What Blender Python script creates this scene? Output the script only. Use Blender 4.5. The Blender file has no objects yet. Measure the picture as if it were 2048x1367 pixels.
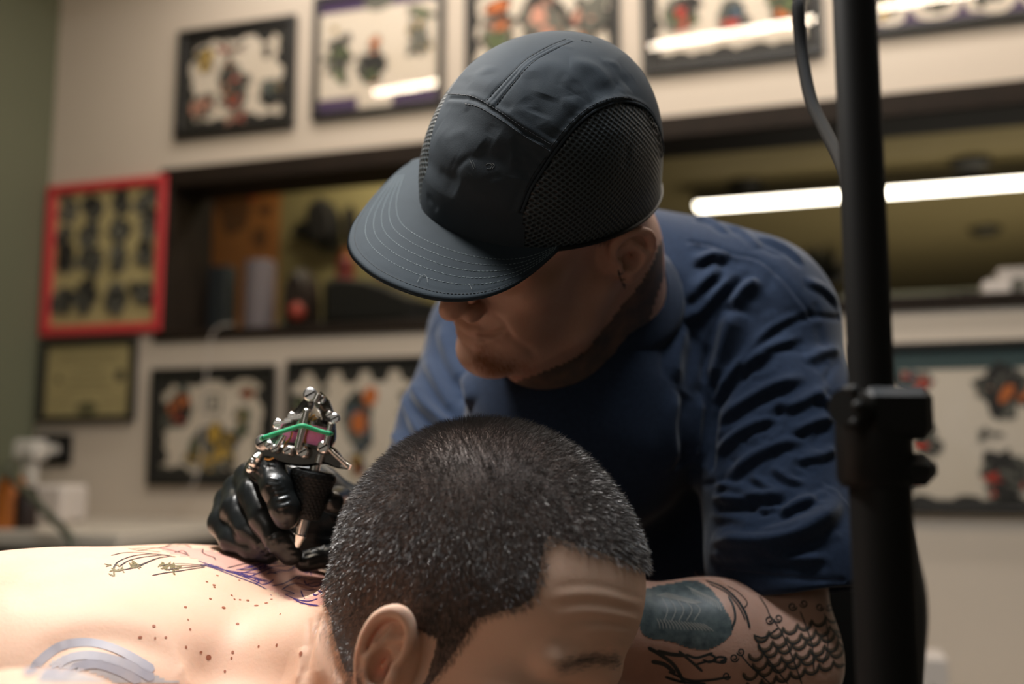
import bpy, math, random
import numpy as np
from mathutils import Vector, Matrix
from mathutils.bvhtree import BVHTree

random.seed(7)
RNG = np.random.default_rng(7)
SC = bpy.context.scene
COL = SC.collection
ZC = 1.15                                   # camera height above the floor
W_PX, H_PX, FPX = 2048.0, 1367.0, 1991.0    # 35 mm lens on a 36 mm sensor
PITCH = math.atan(0.1238)

# ------------------------------------------------------------------ camera
cam_d = bpy.data.cameras.new('camera')
cam_d.lens = 35.0
cam_d.sensor_width = 36.0
cam_d.clip_start = 0.02
cam_d.dof.use_dof = True
cam_d.dof.focus_distance = 0.685
cam_d.dof.aperture_fstop = 2.8
cam = bpy.data.objects.new('camera', cam_d)
COL.objects.link(cam)
cam.location = (0, 0, ZC)
cam.rotation_euler = (math.pi / 2 + PITCH, 0, 0)
SC.camera = cam

# ------------------------------------------------------------------ view, world
SC.view_settings.view_transform = 'Standard'
SC.view_settings.look = 'None'
SC.view_settings.gamma = 1.0
SC.view_settings.use_curve_mapping = False
SC.view_settings.exposure = 0.0
world = bpy.data.worlds.new('world')
SC.world = world
world.use_nodes = True
world.node_tree.nodes['Background'].inputs[0].default_value = (0.75, 0.68, 0.5, 1)
world.node_tree.nodes['Background'].inputs[1].default_value = 0.07


def area_light(name, loc, target, size, power, color, size_y=None, spread=180):
    d = bpy.data.lights.new(name, 'AREA')
    d.energy = power
    d.color = color
    d.shape = 'RECTANGLE' if size_y else 'SQUARE'
    d.size = size
    if size_y:
        d.size_y = size_y
    d.spread = math.radians(spread)
    o = bpy.data.objects.new(name, d)
    COL.objects.link(o)
    o.location = (loc[0], loc[1], loc[2] + ZC)
    v = Vector(target) - Vector(loc)
    o.rotation_euler = v.to_track_quat('-Z', 'Y').to_euler()
    return o


# work lamp over the client's back (its housing is built with the lamp further down)
LAMP_LOC, LAMP_AIM = (-0.36, 0.74, 0.80), (-0.28, 0.76, -0.1)
area_light('work_lamp_light', LAMP_LOC, LAMP_AIM, 0.26, 8.6, (1.0, 0.96, 0.91), 0.14, 150)
# unseen lights: one overhead, then fills added for the wall and the front
area_light('overhead_light', (0.16, 0.52, 1.55), (0.15, 0.75, 0.0), 1.0, 22.0, (0.9, 0.95, 1.0), 0.26)
area_light('wall_fill', (0.55, 2.06, 1.56), (0.70, 2.54, -0.6), 3.2, 15.0, (1.0, 0.92, 0.84), 0.08)
area_light('front_fill', (-0.9, -1.4, 0.7), (0.2, 0.9, 0.0), 0.8, 3.4, (1.0, 0.92, 0.84), 0.8)
# hidden fills added to light the next room, seen through the opening
area_light('next_room_fill', (2.6, 5.0, 0.1), (2.2, 5.2, 1.4), 2.4, 26.0, (1.0, 0.92, 0.75), 2.0)
area_light('partition_fill', (-0.246, 3.15, 1.25), (-0.18, 3.36, 0.4), 0.9, 5.0, (1.0, 0.9, 0.7), 0.1)

# ------------------------------------------------------------------ geometry helpers
CF = np.array([0, math.cos(PITCH), math.sin(PITCH)])
CU = np.array([0, -math.sin(PITCH), math.cos(PITCH)])
CR = np.array([1.0, 0, 0])


def ray(px, py):
    return CF + (px - 1024) / FPX * CR + (683.5 - py) / FPX * CU


def P(px, py, Y):
    """point (relative to the camera) that stands at depth Y"""
    d = ray(px, py)
    return d * (Y / d[1])


def A(*a):
    return np.array(a, float)


def raw_mesh(name, verts, faces, mats, midx=None, smooth=True, parent=None, uv=None):
    me = bpy.data.meshes.new(name)
    v = np.asarray(verts, float).copy().reshape(-1, 3)
    v[:, 2] += ZC
    if isinstance(faces, np.ndarray):
        n, k = faces.shape
        me.vertices.add(len(v))
        me.vertices.foreach_set('co', v.astype(np.float32).ravel())
        me.loops.add(n * k)
        me.loops.foreach_set('vertex_index', faces.astype(np.int32).ravel())
        me.polygons.add(n)
        me.polygons.foreach_set('loop_start', np.arange(0, n * k, k, dtype=np.int32))
        me.polygons.foreach_set('loop_total', np.full(n, k, np.int32))
        me.update(calc_edges=True)
    else:
        me.from_pydata(v.tolist(), [], [tuple(int(i) for i in f) for f in faces])
        me.update()
    if not isinstance(mats, (list, tuple)):
        mats = [mats]
    for m in mats:
        me.materials.append(m)
    if midx is not None:
        me.polygons.foreach_set('material_index', np.asarray(midx, np.int32))
    me.polygons.foreach_set('use_smooth', np.full(len(me.polygons), smooth))
    if uv is not None:
        l = me.uv_layers.new(name='UVMap')
        li = np.zeros(len(me.loops), np.int32)
        me.loops.foreach_get('vertex_index', li)
        l.data.foreach_set('uv', np.asarray(uv, np.float32)[li].ravel())
    o = bpy.data.objects.new(name, me)
    COL.objects.link(o)
    if parent is not None:
        o.parent = parent
        o.matrix_parent_inverse = parent_inv(parent)
    return o


def parent_inv(p):
    # meshes keep room coordinates (their world matrix is the identity); only the roots are moved
    return Matrix.Identity(4) if p.type == 'MESH' else Matrix.Translation(p.location).inverted()


def root(name, loc, label, cat, group=None):
    o = bpy.data.objects.new(name, None)
    COL.objects.link(o)
    o.location = (loc[0], loc[1], loc[2] + ZC)
    o.empty_display_size = 0.05
    o['label'] = label
    o['category'] = cat
    if group:
        o['group'] = group
    return o


def tag(o, label, cat, group=None):
    o['label'] = label
    o['category'] = cat
    if group:
        o['group'] = group
    return o


def structure(o):
    o['kind'] = 'structure'
    return o


class MB:
    """collects simple shapes into one mesh"""
    def __init__(s):
        s.v, s.f, s.m, s.n = [], [], [], 0

    def add(s, v, f, m=0):
        v = np.asarray(v, float).reshape(-1, 3)
        s.v.append(v)
        s.f += [tuple(int(i) + s.n for i in q) for q in f]
        s.m += [m] * len(f)
        s.n += len(v)

    def box(s, c, size, ax=None, m=0, bevel=0.0):
        c = np.asarray(c, float)
        hx, hy, hz = [q / 2 for q in size]
        ax = np.eye(3) if ax is None else np.asarray(ax, float)
        b = min(bevel, hx * .9, hy * .9, hz * .9)
        if b <= 0:
            v = np.array([[x, y, z] for x in (-hx, hx) for y in (-hy, hy) for z in (-hz, hz)])
            f = [(0, 1, 3, 2), (4, 6, 7, 5), (0, 4, 5, 1), (2, 3, 7, 6), (0, 2, 6, 4), (1, 5, 7, 3)]
        else:
            vs, idx = [], {}
            for sx in (-1, 1):
                for sy in (-1, 1):
                    for sz in (-1, 1):
                        for k in range(3):
                            d = [hx - b, hy - b, hz - b]
                            d[k] += b
                            idx[(sx, sy, sz, k)] = len(vs)
                            vs.append([sx * d[0], sy * d[1], sz * d[2]])
            f = []
            S = (-1, 1)
            for sg in S:
                q = [(sg, a, bb) for a, bb in ((-1, -1), (1, -1), (1, 1), (-1, 1))]
                f.append([idx[(x, y, z, 0)] for x, y, z in (q if sg > 0 else q[::-1])])
                q = [(a, sg, bb) for a, bb in ((-1, -1), (-1, 1), (1, 1), (1, -1))]
                f.append([idx[(x, y, z, 1)] for x, y, z in (q if sg > 0 else q[::-1])])
                q = [(a, bb, sg) for a, bb in ((-1, -1), (1, -1), (1, 1), (-1, 1))]
                f.append([idx[(x, y, z, 2)] for x, y, z in (q if sg > 0 else q[::-1])])
            for a in S:
                for bb in S:
                    f.append([idx[(a, bb, -1, 0)], idx[(a, bb, 1, 0)], idx[(a, bb, 1, 1)], idx[(a, bb, -1, 1)]])
                    f.append([idx[(a, -1, bb, 0)], idx[(a, 1, bb, 0)], idx[(a, 1, bb, 2)], idx[(a, -1, bb, 2)]])
                    f.append([idx[(-1, a, bb, 1)], idx[(1, a, bb, 1)], idx[(1, a, bb, 2)], idx[(-1, a, bb, 2)]])
                    for cc in S:
                        f.append([idx[(a, bb, cc, 0)], idx[(a, bb, cc, 1)], idx[(a, bb, cc, 2)]])
            v = np.array(vs)
        if np.linalg.det(ax) < 0:
            f = [tuple(q)[::-1] for q in f]
        s.add(c + v @ ax, f, m)

    def tube(s, pts, r, seg=12, m=0, caps=True):
        pts = np.asarray(pts, float)
        n = len(pts)
        r = np.full(n, r) if np.isscalar(r) else np.asarray(r, float)
        t = np.gradient(pts, axis=0)
        t /= np.linalg.norm(t, axis=1)[:, None] + 1e-12
        ref = np.array([0, 0, 1.0]) if abs(t[0][2]) < .9 else np.array([1.0, 0, 0])
        u = np.cross(t[0], ref)
        u /= np.linalg.norm(u)
        vs = []
        a = np.arange(seg) / seg * 2 * math.pi
        for i in range(n):
            u = u - t[i] * (u @ t[i])
            u /= np.linalg.norm(u) + 1e-12
            w = np.cross(t[i], u)
            vs.append(pts[i] + r[i] * (np.cos(a)[:, None] * u + np.sin(a)[:, None] * w))
        v = np.concatenate(vs)
        f = []
        for i in range(n - 1):
            for j in range(seg):
                k = (j + 1) % seg
                f.append((i * seg + j, i * seg + k, (i + 1) * seg + k, (i + 1) * seg + j))
        if caps:
            f.append(tuple(range(seg))[::-1])
            f.append(tuple((n - 1) * seg + j for j in range(seg)))
        s.add(v, f, m)

    def ball(s, c, r, m=0, seg=14, rings=9, ax=None):
        r = np.array([r, r, r]) if np.isscalar(r) else np.asarray(r, float)
        v = [[0, 0, 1.0]]
        for i in range(1, rings):
            p = math.pi * i / rings
            for j in range(seg):
                q = 2 * math.pi * j / seg
                v.append([math.sin(p) * math.cos(q), math.sin(p) * math.sin(q), math.cos(p)])
        v.append([0, 0, -1.0])
        f = [(0, 1 + j, 1 + (j + 1) % seg) for j in range(seg)]
        for i in range(rings - 2):
            for j in range(seg):
                a, b = 1 + i * seg + j, 1 + i * seg + (j + 1) % seg
                f.append((a, a + seg, b + seg, b))
        l = len(v) - 1
        f += [(l, l - seg + (j + 1) % seg, l - seg + j) for j in range(seg)]
        v = np.array(v) * r
        if ax is not None:
            v = v @ np.asarray(ax)
        s.add(np.asarray(c) + v, f, m)

    def build(s, name, mats, parent=None, smooth=True):
        v = np.concatenate(s.v)
        o = raw_mesh(name, v, s.f, mats, s.m, smooth, parent)
        if smooth:
            autosmooth(o)
        return o


def autosmooth(o, ang=0.6):
    try:
        o.data.set_sharp_from_angle(angle=ang)
    except Exception:
        pass


def catmull(pts, n=8):
    pts = [np.asarray(p, float) for p in pts]
    if len(pts) < 3:
        return np.array([pts[0] + (pts[1] - pts[0]) * i / n for i in range(n + 1)])
    q = [2 * pts[0] - pts[1]] + pts + [2 * pts[-1] - pts[-2]]
    out = []
    for i in range(1, len(q) - 2):
        for j in range(n):
            t = j / n
            a, b, c, d = q[i - 1], q[i], q[i + 1], q[i + 2]
            out.append(.5 * (2 * b + (c - a) * t + (2 * a - 5 * b + 4 * c - d) * t * t + (3 * b - a - 3 * c + d) * t ** 3))
    out.append(pts[-1])
    return np.array(out)


# ------------------------------------------------------------------ implicit surfaces
def smin(a, b, k):
    h = np.clip(.5 + .5 * (b - a) / k, 0, 1)
    return b * (1 - h) + a * h - k * h * (1 - h)


def smax(a, b, k):
    return -smin(-a, -b, k)


def ell(p, c, r, ax=None):
    q = p - np.asarray(c, np.float32)
    if ax is not None:
        q = q @ np.asarray(ax, np.float32).T
    r = np.asarray(r, np.float32)
    k0 = np.linalg.norm(q / r, axis=1)
    k1 = np.linalg.norm(q / (r * r), axis=1) + 1e-6
    return k0 * (k0 - 1) / k1


def cap(p, a, b, ra, rb):
    a = np.asarray(a, np.float32)
    b = np.asarray(b, np.float32)
    d = b - a
    t = np.clip((p - a) @ d / (d @ d + 1e-12), 0, 1)
    return np.linalg.norm(p - a - t[:, None] * d, axis=1) - (ra + (rb - ra) * t)


def chain(p, pts, rs, k=0.004):
    d = None
    for i in range(len(pts) - 1):
        e = cap(p, pts[i], pts[i + 1], rs[i], rs[i + 1])
        d = e if d is None else smin(d, e, k)
    return d


def axis(lo, hi, coarse, fine=None, f0=None, f1=None):
    out, x = [lo], lo
    while x < hi:
        s = coarse
        if fine is not None:
            if f0 <= x <= f1:
                s = fine
            else:
                g = min(abs(x - f0), abs(x - f1))
                s = min(coarse, fine + g * 0.08)
        x += s
        out.append(x)
    return np.array(out, np.float32)


def nets(fn, xs, ys, zs, B=8):
    """surface nets over a rectilinear grid; fn is only sampled near the surface"""
    nx, ny, nz = len(xs), len(ys), len(zs)
    D = np.full((nx, ny, nz), 9.0, np.float32)
    bx, by, bz = [np.arange(0, n - 1, B) for n in (nx, ny, nz)]
    def ctr(ax_, b):
        e = np.minimum(b + B, len(ax_) - 1)
        return (ax_[b] + ax_[e]) / 2, (ax_[e] - ax_[b]) / 2
    cx, hx = ctr(xs, bx)
    cy, hy = ctr(ys, by)
    cz, hz = ctr(zs, bz)
    G = np.stack(np.meshgrid(cx, cy, cz, indexing='ij'), -1).reshape(-1, 3)
    H = np.stack(np.meshgrid(hx, hy, hz, indexing='ij'), -1).reshape(-1, 3)
    rad = np.linalg.norm(H, axis=1) * 1.35 + 0.006
    d = fn(G.astype(np.float32))
    I = np.stack(np.meshgrid(bx, by, bz, indexing='ij'), -1).reshape(-1, 3)
    for i in np.nonzero(d < 0)[0]:
        a = I[i]
        D[a[0]:a[0] + B + 1, a[1]:a[1] + B + 1, a[2]:a[2] + B + 1] = -9.0
    act = I[np.abs(d) < rad]
    off = np.stack(np.meshgrid(*[np.arange(B + 1)] * 3, indexing='ij'), -1).reshape(-1, 3)
    for s in range(0, len(act), 1500):
        a = act[s:s + 1500]
        idx = (a[:, None, :] + off[None]).reshape(-1, 3)
        idx = np.minimum(idx, [nx - 1, ny - 1, nz - 1])
        pt = np.stack([xs[idx[:, 0]], ys[idx[:, 1]], zs[idx[:, 2]]], -1)
        D[idx[:, 0], idx[:, 1], idx[:, 2]] = fn(pt)
    S = D < 0
    S[0], S[-1], S[:, 0], S[:, -1], S[:, :, 0], S[:, :, -1] = [False] * 6
    D = np.where(S, np.minimum(D, -1e-6), np.maximum(D, 1e-6))
    c = S[:-1, :-1, :-1].astype(np.int8)
    n = c.copy()
    for a in (0, 1):
        for b in (0, 1):
            for e in (0, 1):
                if a + b + e:
                    n += S[a:nx - 1 + a, b:ny - 1 + b, e:nz - 1 + e]
    cells = np.argwhere((n > 0) & (n < 8))
    cid = np.full((nx - 1, ny - 1, nz - 1), -1, np.int32)
    cid[cells[:, 0], cells[:, 1], cells[:, 2]] = np.arange(len(cells))
    corner = [(a, b, e) for a in (0, 1) for b in (0, 1) for e in (0, 1)]
    val = np.stack([D[cells[:, 0] + a, cells[:, 1] + b, cells[:, 2] + e] for a, b, e in corner], 1)
    acc = np.zeros((len(cells), 3), np.float32)
    cnt = np.zeros(len(cells), np.float32)
    for i in range(8):
        for j in range(i + 1, 8):
            df = np.array(corner[j]) - np.array(corner[i])
            if np.abs(df).sum() != 1:
                continue
            m = (val[:, i] < 0) != (val[:, j] < 0)
            t = val[:, i] / (val[:, i] - val[:, j] + 1e-12)
            t = np.clip(t, 0, 1)
            q = np.array(corner[i], np.float32)[None] + t[:, None] * df[None]
            acc += q * m[:, None]
            cnt += m
    loc = acc / cnt[:, None]
    V = np.stack([xs[cells[:, 0]] + loc[:, 0] * (xs[cells[:, 0] + 1] - xs[cells[:, 0]]),
                  ys[cells[:, 1]] + loc[:, 1] * (ys[cells[:, 1] + 1] - ys[cells[:, 1]]),
                  zs[cells[:, 2]] + loc[:, 2] * (zs[cells[:, 2] + 1] - zs[cells[:, 2]])], -1)
    F = []
    for axn in range(3):
        sl0, sl1 = [slice(None)] * 3, [slice(None)] * 3
        sl0[axn], sl1[axn] = slice(0, -1), slice(1, None)
        a, b = S[tuple(sl0)], S[tuple(sl1)]
        e = np.argwhere(a != b)
        o1, o2 = [(1, 2), (2, 0), (0, 1)][axn]
        e = e[(e[:, o1] > 0) & (e[:, o2] > 0) & (e[:, o1] < D.shape[o1] - 1) & (e[:, o2] < D.shape[o2] - 1)]
        q = []
        for d1, d2 in ((-1, -1), (0, -1), (0, 0), (-1, 0)):
            k = e.copy()
            k[:, o1] += d1
            k[:, o2] += d2
            q.append(cid[k[:, 0], k[:, 1], k[:, 2]])
        q = np.stack(q, 1)
        ins = a[e[:, 0], e[:, 1], e[:, 2]]
        q = np.where(ins[:, None], q, q[:, ::-1])
        F.append(q)
    F = np.concatenate(F)
    F = F[(F >= 0).all(1)]
    return V.astype(float), F


def relax(V, F, it=2, w=0.5):
    e = np.concatenate([F[:, [0, 1]], F[:, [1, 2]], F[:, [2, 3]], F[:, [3, 0]]])
    n = len(V)
    cnt = np.bincount(e[:, 0], minlength=n) + np.bincount(e[:, 1], minlength=n)
    for _ in range(it):
        s = np.zeros_like(V)
        for c in range(3):
            s[:, c] = np.bincount(e[:, 0], V[e[:, 1], c], n) + np.bincount(e[:, 1], V[e[:, 0], c], n)
        V = V * (1 - w) + w * s / np.maximum(cnt, 1)[:, None]
    return V


def vnormals(V, F):
    a = V[F[:, 2]] - V[F[:, 0]]
    b = V[F[:, 3 if F.shape[1] > 3 else 1]] - V[F[:, 1 if F.shape[1] > 3 else 0]]
    fn = np.cross(a, b) if F.shape[1] > 3 else np.cross(V[F[:, 1]] - V[F[:, 0]], V[F[:, 2]] - V[F[:, 0]])
    N = np.zeros_like(V)
    for c in range(3):
        for k in range(F.shape[1]):
            N[:, c] += np.bincount(F[:, k], fn[:, c], len(V))
    return N / (np.linalg.norm(N, axis=1)[:, None] + 1e-12)


def bvh(V, F):
    return BVHTree.FromPolygons([Vector(v) for v in V], [tuple(int(i) for i in f) for f in F])


def shoot(T, px, py):
    d = ray(px, py)
    h = T.ray_cast(Vector((0, 0, 0)), Vector(d).normalized())
    if h[0] is None:
        return None, None
    n = np.array(h[1])
    if n @ d > 0:
        n = -n
    return np.array(h[0]), n


def on_surface(T, line, step=3.0, smooth=True):
    """pixel polyline -> points lying on the surface"""
    L = catmull(line, 10) if smooth and len(line) > 2 else np.asarray(line, float)
    seg = np.linalg.norm(np.diff(L, axis=0), axis=1)
    s = np.concatenate([[0], np.cumsum(seg)])
    m = max(2, int(s[-1] / step) + 1)
    t = np.linspace(0, s[-1], m)
    x = np.interp(t, s, L[:, 0])
    y = np.interp(t, s, L[:, 1])
    out = []
    for a, b in zip(x, y):
        h, n = shoot(T, a, b)
        if h is not None:
            out.append((h, n))
    return out


def stroke(V, N, T, line, amp, rad, step=5.0, taper=True, sharp=2.0):
    """push the surface out (amp > 0) or in along a line, like a modelling tool"""
    pts = on_surface(T, line, step)
    if len(pts) < 2:
        return V
    Q = np.array([p[0] for p in pts])
    n = len(Q)
    lo, hi = Q.min(0) - rad * 3, Q.max(0) + rad * 3
    idx = np.nonzero(((V > lo) & (V < hi)).all(1))[0]
    if len(idx) == 0:
        return V
    p = V[idx]
    best = np.full(len(p), 1e9)
    w = np.ones(len(p))
    for i in range(n - 1):
        if np.linalg.norm(Q[i + 1] - Q[i]) > 0.03:
            continue
        d = Q[i + 1] - Q[i]
        t = np.clip((p - Q[i]) @ d / (d @ d + 1e-12), 0, 1)
        dd = np.linalg.norm(p - Q[i] - t[:, None] * d, axis=1)
        m = dd < best
        best[m] = dd[m]
        u = (i + t[m]) / (n - 1)
        w[m] = np.clip(np.minimum(u, 1 - u) * 5, 0, 1) ** .7 if taper else 1
    g = amp * w * np.exp(-(best / rad) ** sharp)
    V[idx] += N[idx] * g[:, None]
    return V


def ribbons(T, lines, width, lift=0.0003, step=3.0, smooth=True):
    """flat inked lines lying on a surface"""
    vs, fs, k = [], [], 0
    for ln in lines:
        wd = width
        if isinstance(ln, tuple):
            ln, wd = ln
        pts = on_surface(T, ln, step, smooth)
        if len(pts) < 2:
            continue
        Q = np.array([p[0] + p[1] * lift for p in pts])
        Nn = np.array([p[1] for p in pts])
        m = len(Q)
        t = np.gradient(Q, axis=0)
        side = np.cross(t, Nn)
        side /= np.linalg.norm(side, axis=1)[:, None] + 1e-12
        w = wd * np.clip(np.minimum(np.arange(m), np.arange(m)[::-1]) / 3.0 + .35, 0, 1)[:, None] * .5
        jump = np.linalg.norm(np.diff(Q, axis=0), axis=1) > 0.02
        vs += [Q - side * w, Q + side * w]
        for i in range(m - 1):
            if not jump[i]:
                fs.append((k + i, k + i + 1, k + m + i + 1, k + m + i))
        k += 2 * m
    return (np.concatenate(vs), fs) if vs else (np.zeros((0, 3)), [])


def inside(poly, x, y):
    poly = np.asarray(poly, float)
    c = np.zeros(np.shape(x), bool)
    j = len(poly) - 1
    for i in range(len(poly)):
        xi, yi = poly[i]
        xj, yj = poly[j]
        m = ((yi > y) != (yj > y)) & (x < (xj - xi) * (y - yi) / (yj - yi + 1e-12) + xi)
        c ^= m
        j = i
    return c


def patch(T, poly, step=4.0, lift=0.0002):
    """an inked area lying on a surface, bounded by a pixel polygon"""
    poly = catmull(list(poly) + [poly[0]], 6)[:-1]
    lo, hi = poly.min(0), poly.max(0)
    xs = np.arange(lo[0], hi[0] + step, step)
    ys = np.arange(lo[1], hi[1] + step, step)
    X, Y = np.meshgrid(xs, ys, indexing='ij')
    ins = inside(poly, X, Y)
    id_ = -np.ones(X.shape, int)
    vs = []
    for i, j in np.argwhere(ins):
        h, n = shoot(T, X[i, j], Y[i, j])
        if h is not None:
            id_[i, j] = len(vs)
            vs.append(h + n * lift)
    fs = []
    for i in range(len(xs) - 1):
        for j in range(len(ys) - 1):
            q = (id_[i, j], id_[i + 1, j], id_[i + 1, j + 1], id_[i, j + 1])
            if min(q) >= 0:
                a = [vs[k] for k in q]
                if max(np.linalg.norm(a[0] - a[2]), np.linalg.norm(a[1] - a[3])) < .02:
                    fs.append(q)
    return np.array(vs).reshape(-1, 3), fs


# ------------------------------------------------------------------ materials
def mat(name, color, rough=0.5, metal=0.0, spec=0.5, noise=None, bump=None, sheen=0.0, sss=0.0,
        sss_col=None, coat=0.0, trans=0.0, emit=None, emit_s=0.0, ior=1.45):
    """noise = (scale, second colour, amount[, detail]); bump = (scale, strength[, distance])"""
    m = bpy.data.materials.new(name)
    m.use_nodes = True
    nt = m.node_tree
    b = nt.nodes['Principled BSDF']
    b.inputs['Base Color'].default_value = (*color, 1)
    b.inputs['Roughness'].default_value = rough
    b.inputs['Metallic'].default_value = metal
    b.inputs['Specular IOR Level'].default_value = spec
    b.inputs['IOR'].default_value = ior
    if sheen:
        b.inputs['Sheen Weight'].default_value = sheen
        b.inputs['Sheen Roughness'].default_value = 0.4
    if coat:
        b.inputs['Coat Weight'].default_value = coat
        b.inputs['Coat Roughness'].default_value = 0.05
    if trans:
        b.inputs['Transmission Weight'].default_value = trans
    if sss:
        b.inputs['Subsurface Weight'].default_value = sss
        b.inputs['Subsurface Radius'].default_value = sss_col or (1.0, 0.35, 0.2)
        b.inputs['Subsurface Scale'].default_value = 0.006
    if emit:
        b.inputs['Emission Color'].default_value = (*emit, 1)
        b.inputs['Emission Strength'].default_value = emit_s
    tc = nt.nodes.new('ShaderNodeTexCoord')
    if noise:
        n = nt.nodes.new('ShaderNodeTexNoise')
        n.inputs['Scale'].default_value = noise[0]
        n.inputs['Detail'].default_value = noise[3] if len(noise) > 3 else 4
        nt.links.new(tc.outputs['Object'], n.inputs['Vector'])
        r = nt.nodes.new('ShaderNodeValToRGB')
        r.color_ramp.elements[0].position = 0.5 - noise[2] * .5
        r.color_ramp.elements[1].position = 0.5 + noise[2] * .5
        r.color_ramp.elements[0].color = (*color, 1)
        r.color_ramp.elements[1].color = (*noise[1], 1)
        nt.links.new(n.outputs['Fac'], r.inputs['Fac'])
        nt.links.new(r.outputs['Color'], b.inputs['Base Color'])
    if bump:
        n = nt.nodes.new('ShaderNodeTexNoise')
        n.inputs['Scale'].default_value = bump[0]
        n.inputs['Detail'].default_value = 3
        nt.links.new(tc.outputs['Object'], n.inputs['Vector'])
        bn = nt.nodes.new('ShaderNodeBump')
        bn.inputs['Strength'].default_value = bump[1]
        bn.inputs['Distance'].default_value = bump[2] if len(bump) > 2 else 0.001
        nt.links.new(n.outputs['Fac'], bn.inputs['Height'])
        nt.links.new(bn.outputs['Normal'], b.inputs['Normal'])
    return m


def L_(r, g, b):
    """sRGB 0-255 to linear"""
    return tuple((c / 255 / 12.92) if c / 255 <= .04045 else ((c / 255 + .055) / 1.055) ** 2.4 for c in (r, g, b))


M = {}
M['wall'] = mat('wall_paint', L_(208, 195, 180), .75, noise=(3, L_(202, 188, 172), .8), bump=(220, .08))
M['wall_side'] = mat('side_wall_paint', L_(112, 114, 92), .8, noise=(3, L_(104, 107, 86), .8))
M['floor'] = mat('floor_screed', L_(90, 86, 78), .5, noise=(6, L_(75, 72, 66), .9))
M['ceiling'] = mat('ceiling_paint', L_(60, 56, 46), .9)
M['wood'] = mat('dark_wood', L_(40, 30, 22), .65, spec=.2, noise=(25, L_(28, 21, 15), .7), bump=(60, .1))
M['skin'] = mat('client_skin', L_(226, 190, 166), .55, spec=.3, sss=.15, noise=(14, L_(218, 176, 150), .7), bump=(420, .25, .0006))
M['skin2'] = mat('tattooist_skin', L_(204, 164, 146), .42, spec=.4, sss=.12, noise=(40, L_(186, 144, 124), .7), bump=(420, .3, .0008))
M['black'] = mat('black_plastic', L_(22, 21, 20), .5, spec=.35)
M['blackmetal'] = mat('black_metal', L_(20, 19, 18), .6, spec=.3)
M['chrome'] = mat('chrome', (.9, .88, .85), .24, metal=1.0)
M['steel'] = mat('steel', (.7, .7, .7), .32, metal=1.0)
M['white'] = mat('white_plastic', L_(214, 208, 200), .4)
M['strip'] = mat('lit_diffuser', (1, 1, 1), .5, emit=(1.0, .84, .64), emit_s=85.0)
M['strip2'] = mat('lit_diffuser_next_room', (1, 1, 1), .5, emit=(1.0, .9, .72), emit_s=9.0)


def thin_glass(name, gloss=1.0):
    m = bpy.data.materials.new(name)
    m.use_nodes = True
    nt_ = m.node_tree
    nt_.nodes.remove(nt_.nodes['Principled BSDF'])
    out = nt_.nodes['Material Output']
    tr = nt_.nodes.new('ShaderNodeBsdfTransparent')
    gl = nt_.nodes.new('ShaderNodeBsdfGlossy')
    gl.inputs['Roughness'].default_value = .02
    fr_n = nt_.nodes.new('ShaderNodeFresnel')
    fr_n.inputs['IOR'].default_value = 1.5
    mx = nt_.nodes.new('ShaderNodeMixShader')
    gm = nt_.nodes.new('ShaderNodeNewGeometry')
    sb = nt_.nodes.new('ShaderNodeMath')
    sb.operation = 'SUBTRACT'
    sb.use_clamp = True
    nt_.links.new(fr_n.outputs[0], sb.inputs[0])
    nt_.links.new(gm.outputs['Backfacing'], sb.inputs[1])
    nt_.links.new(sb.outputs[0], mx.inputs[0])
    nt_.links.new(tr.outputs[0], mx.inputs[1])
    nt_.links.new(gl.outputs[0], mx.inputs[2])
    nt_.links.new(mx.outputs[0], out.inputs['Surface'])
    return m

# ================================================================== THE ROOM
TH = math.radians(17.5)
WE = A(math.cos(TH), -math.sin(TH), 0)          # along the picture wall, to the right
WN = A(-math.sin(TH), -math.cos(TH), 0)         # out of the picture wall, into the room
WO = A(0, 2.6, 0)
WAX = np.stack([WE, WN, A(0, 0, 1)])            # local axes: s, n, z
FLOOR, CEIL = -ZC, 1.62


def wall_sz(px, py, n=0.0):
    """where the line of sight meets the plane n metres in front of the picture wall -> (s, z)"""
    d = ray(px, py)
    o = WO + WN * n
    t = (o @ WN) / (d @ WN)
    p = d * t
    return (p - o) @ WE, p[2]


def wp(s, n, z):
    return WO + WE * s + WN * n + A(0, 0, z)


def slab(name, s0, s1, n0, n1, z0, z1, m, parent=None):
    b = MB()
    b.box(wp((s0 + s1) / 2, (n0 + n1) / 2, (z0 + z1) / 2), (s1 - s0, abs(n1 - n0), z1 - z0), WAX)
    return b.build(name, m, parent, False)


S_L = wall_sz(104, 300)[0]                       # the corner with the side wall
S_R = 3.2
# window opening in the picture wall
oa = wall_sz(325, 480)[0]
zt = (wall_sz(340, 345)[1] + wall_sz(1400, 222)[1]) / 2
zb = (wall_sz(320, 675)[1] + wall_sz(1900, 624)[1]) / 2
OB = 2.4
wb = MB()
T_W = 0.14
for s0, s1, z0, z1 in ((S_L, oa, FLOOR, CEIL), (oa, OB, FLOOR, zb), (oa, OB, zt, CEIL), (OB, S_R, FLOOR, CEIL)):
    wb.box(wp((s0 + s1) / 2, -T_W / 2, (z0 + z1) / 2), (s1 - s0, T_W, z1 - z0), WAX)
structure(wb.build('wall_back', M['wall'], None, False))
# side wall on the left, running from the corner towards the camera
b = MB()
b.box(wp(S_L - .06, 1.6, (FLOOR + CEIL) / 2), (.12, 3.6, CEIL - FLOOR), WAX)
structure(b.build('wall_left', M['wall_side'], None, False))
b = MB()
b.box(A(.6, 2.6, FLOOR - .05), (9, 14, .1))
structure(b.build('floor', M['floor'], None, False))
b = MB()
b.box(wp(.9, 1.6, CEIL + .05), (5.6, 3.5, .1), WAX)
structure(b.build('ceiling', M['ceiling'], None, False))

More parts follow.
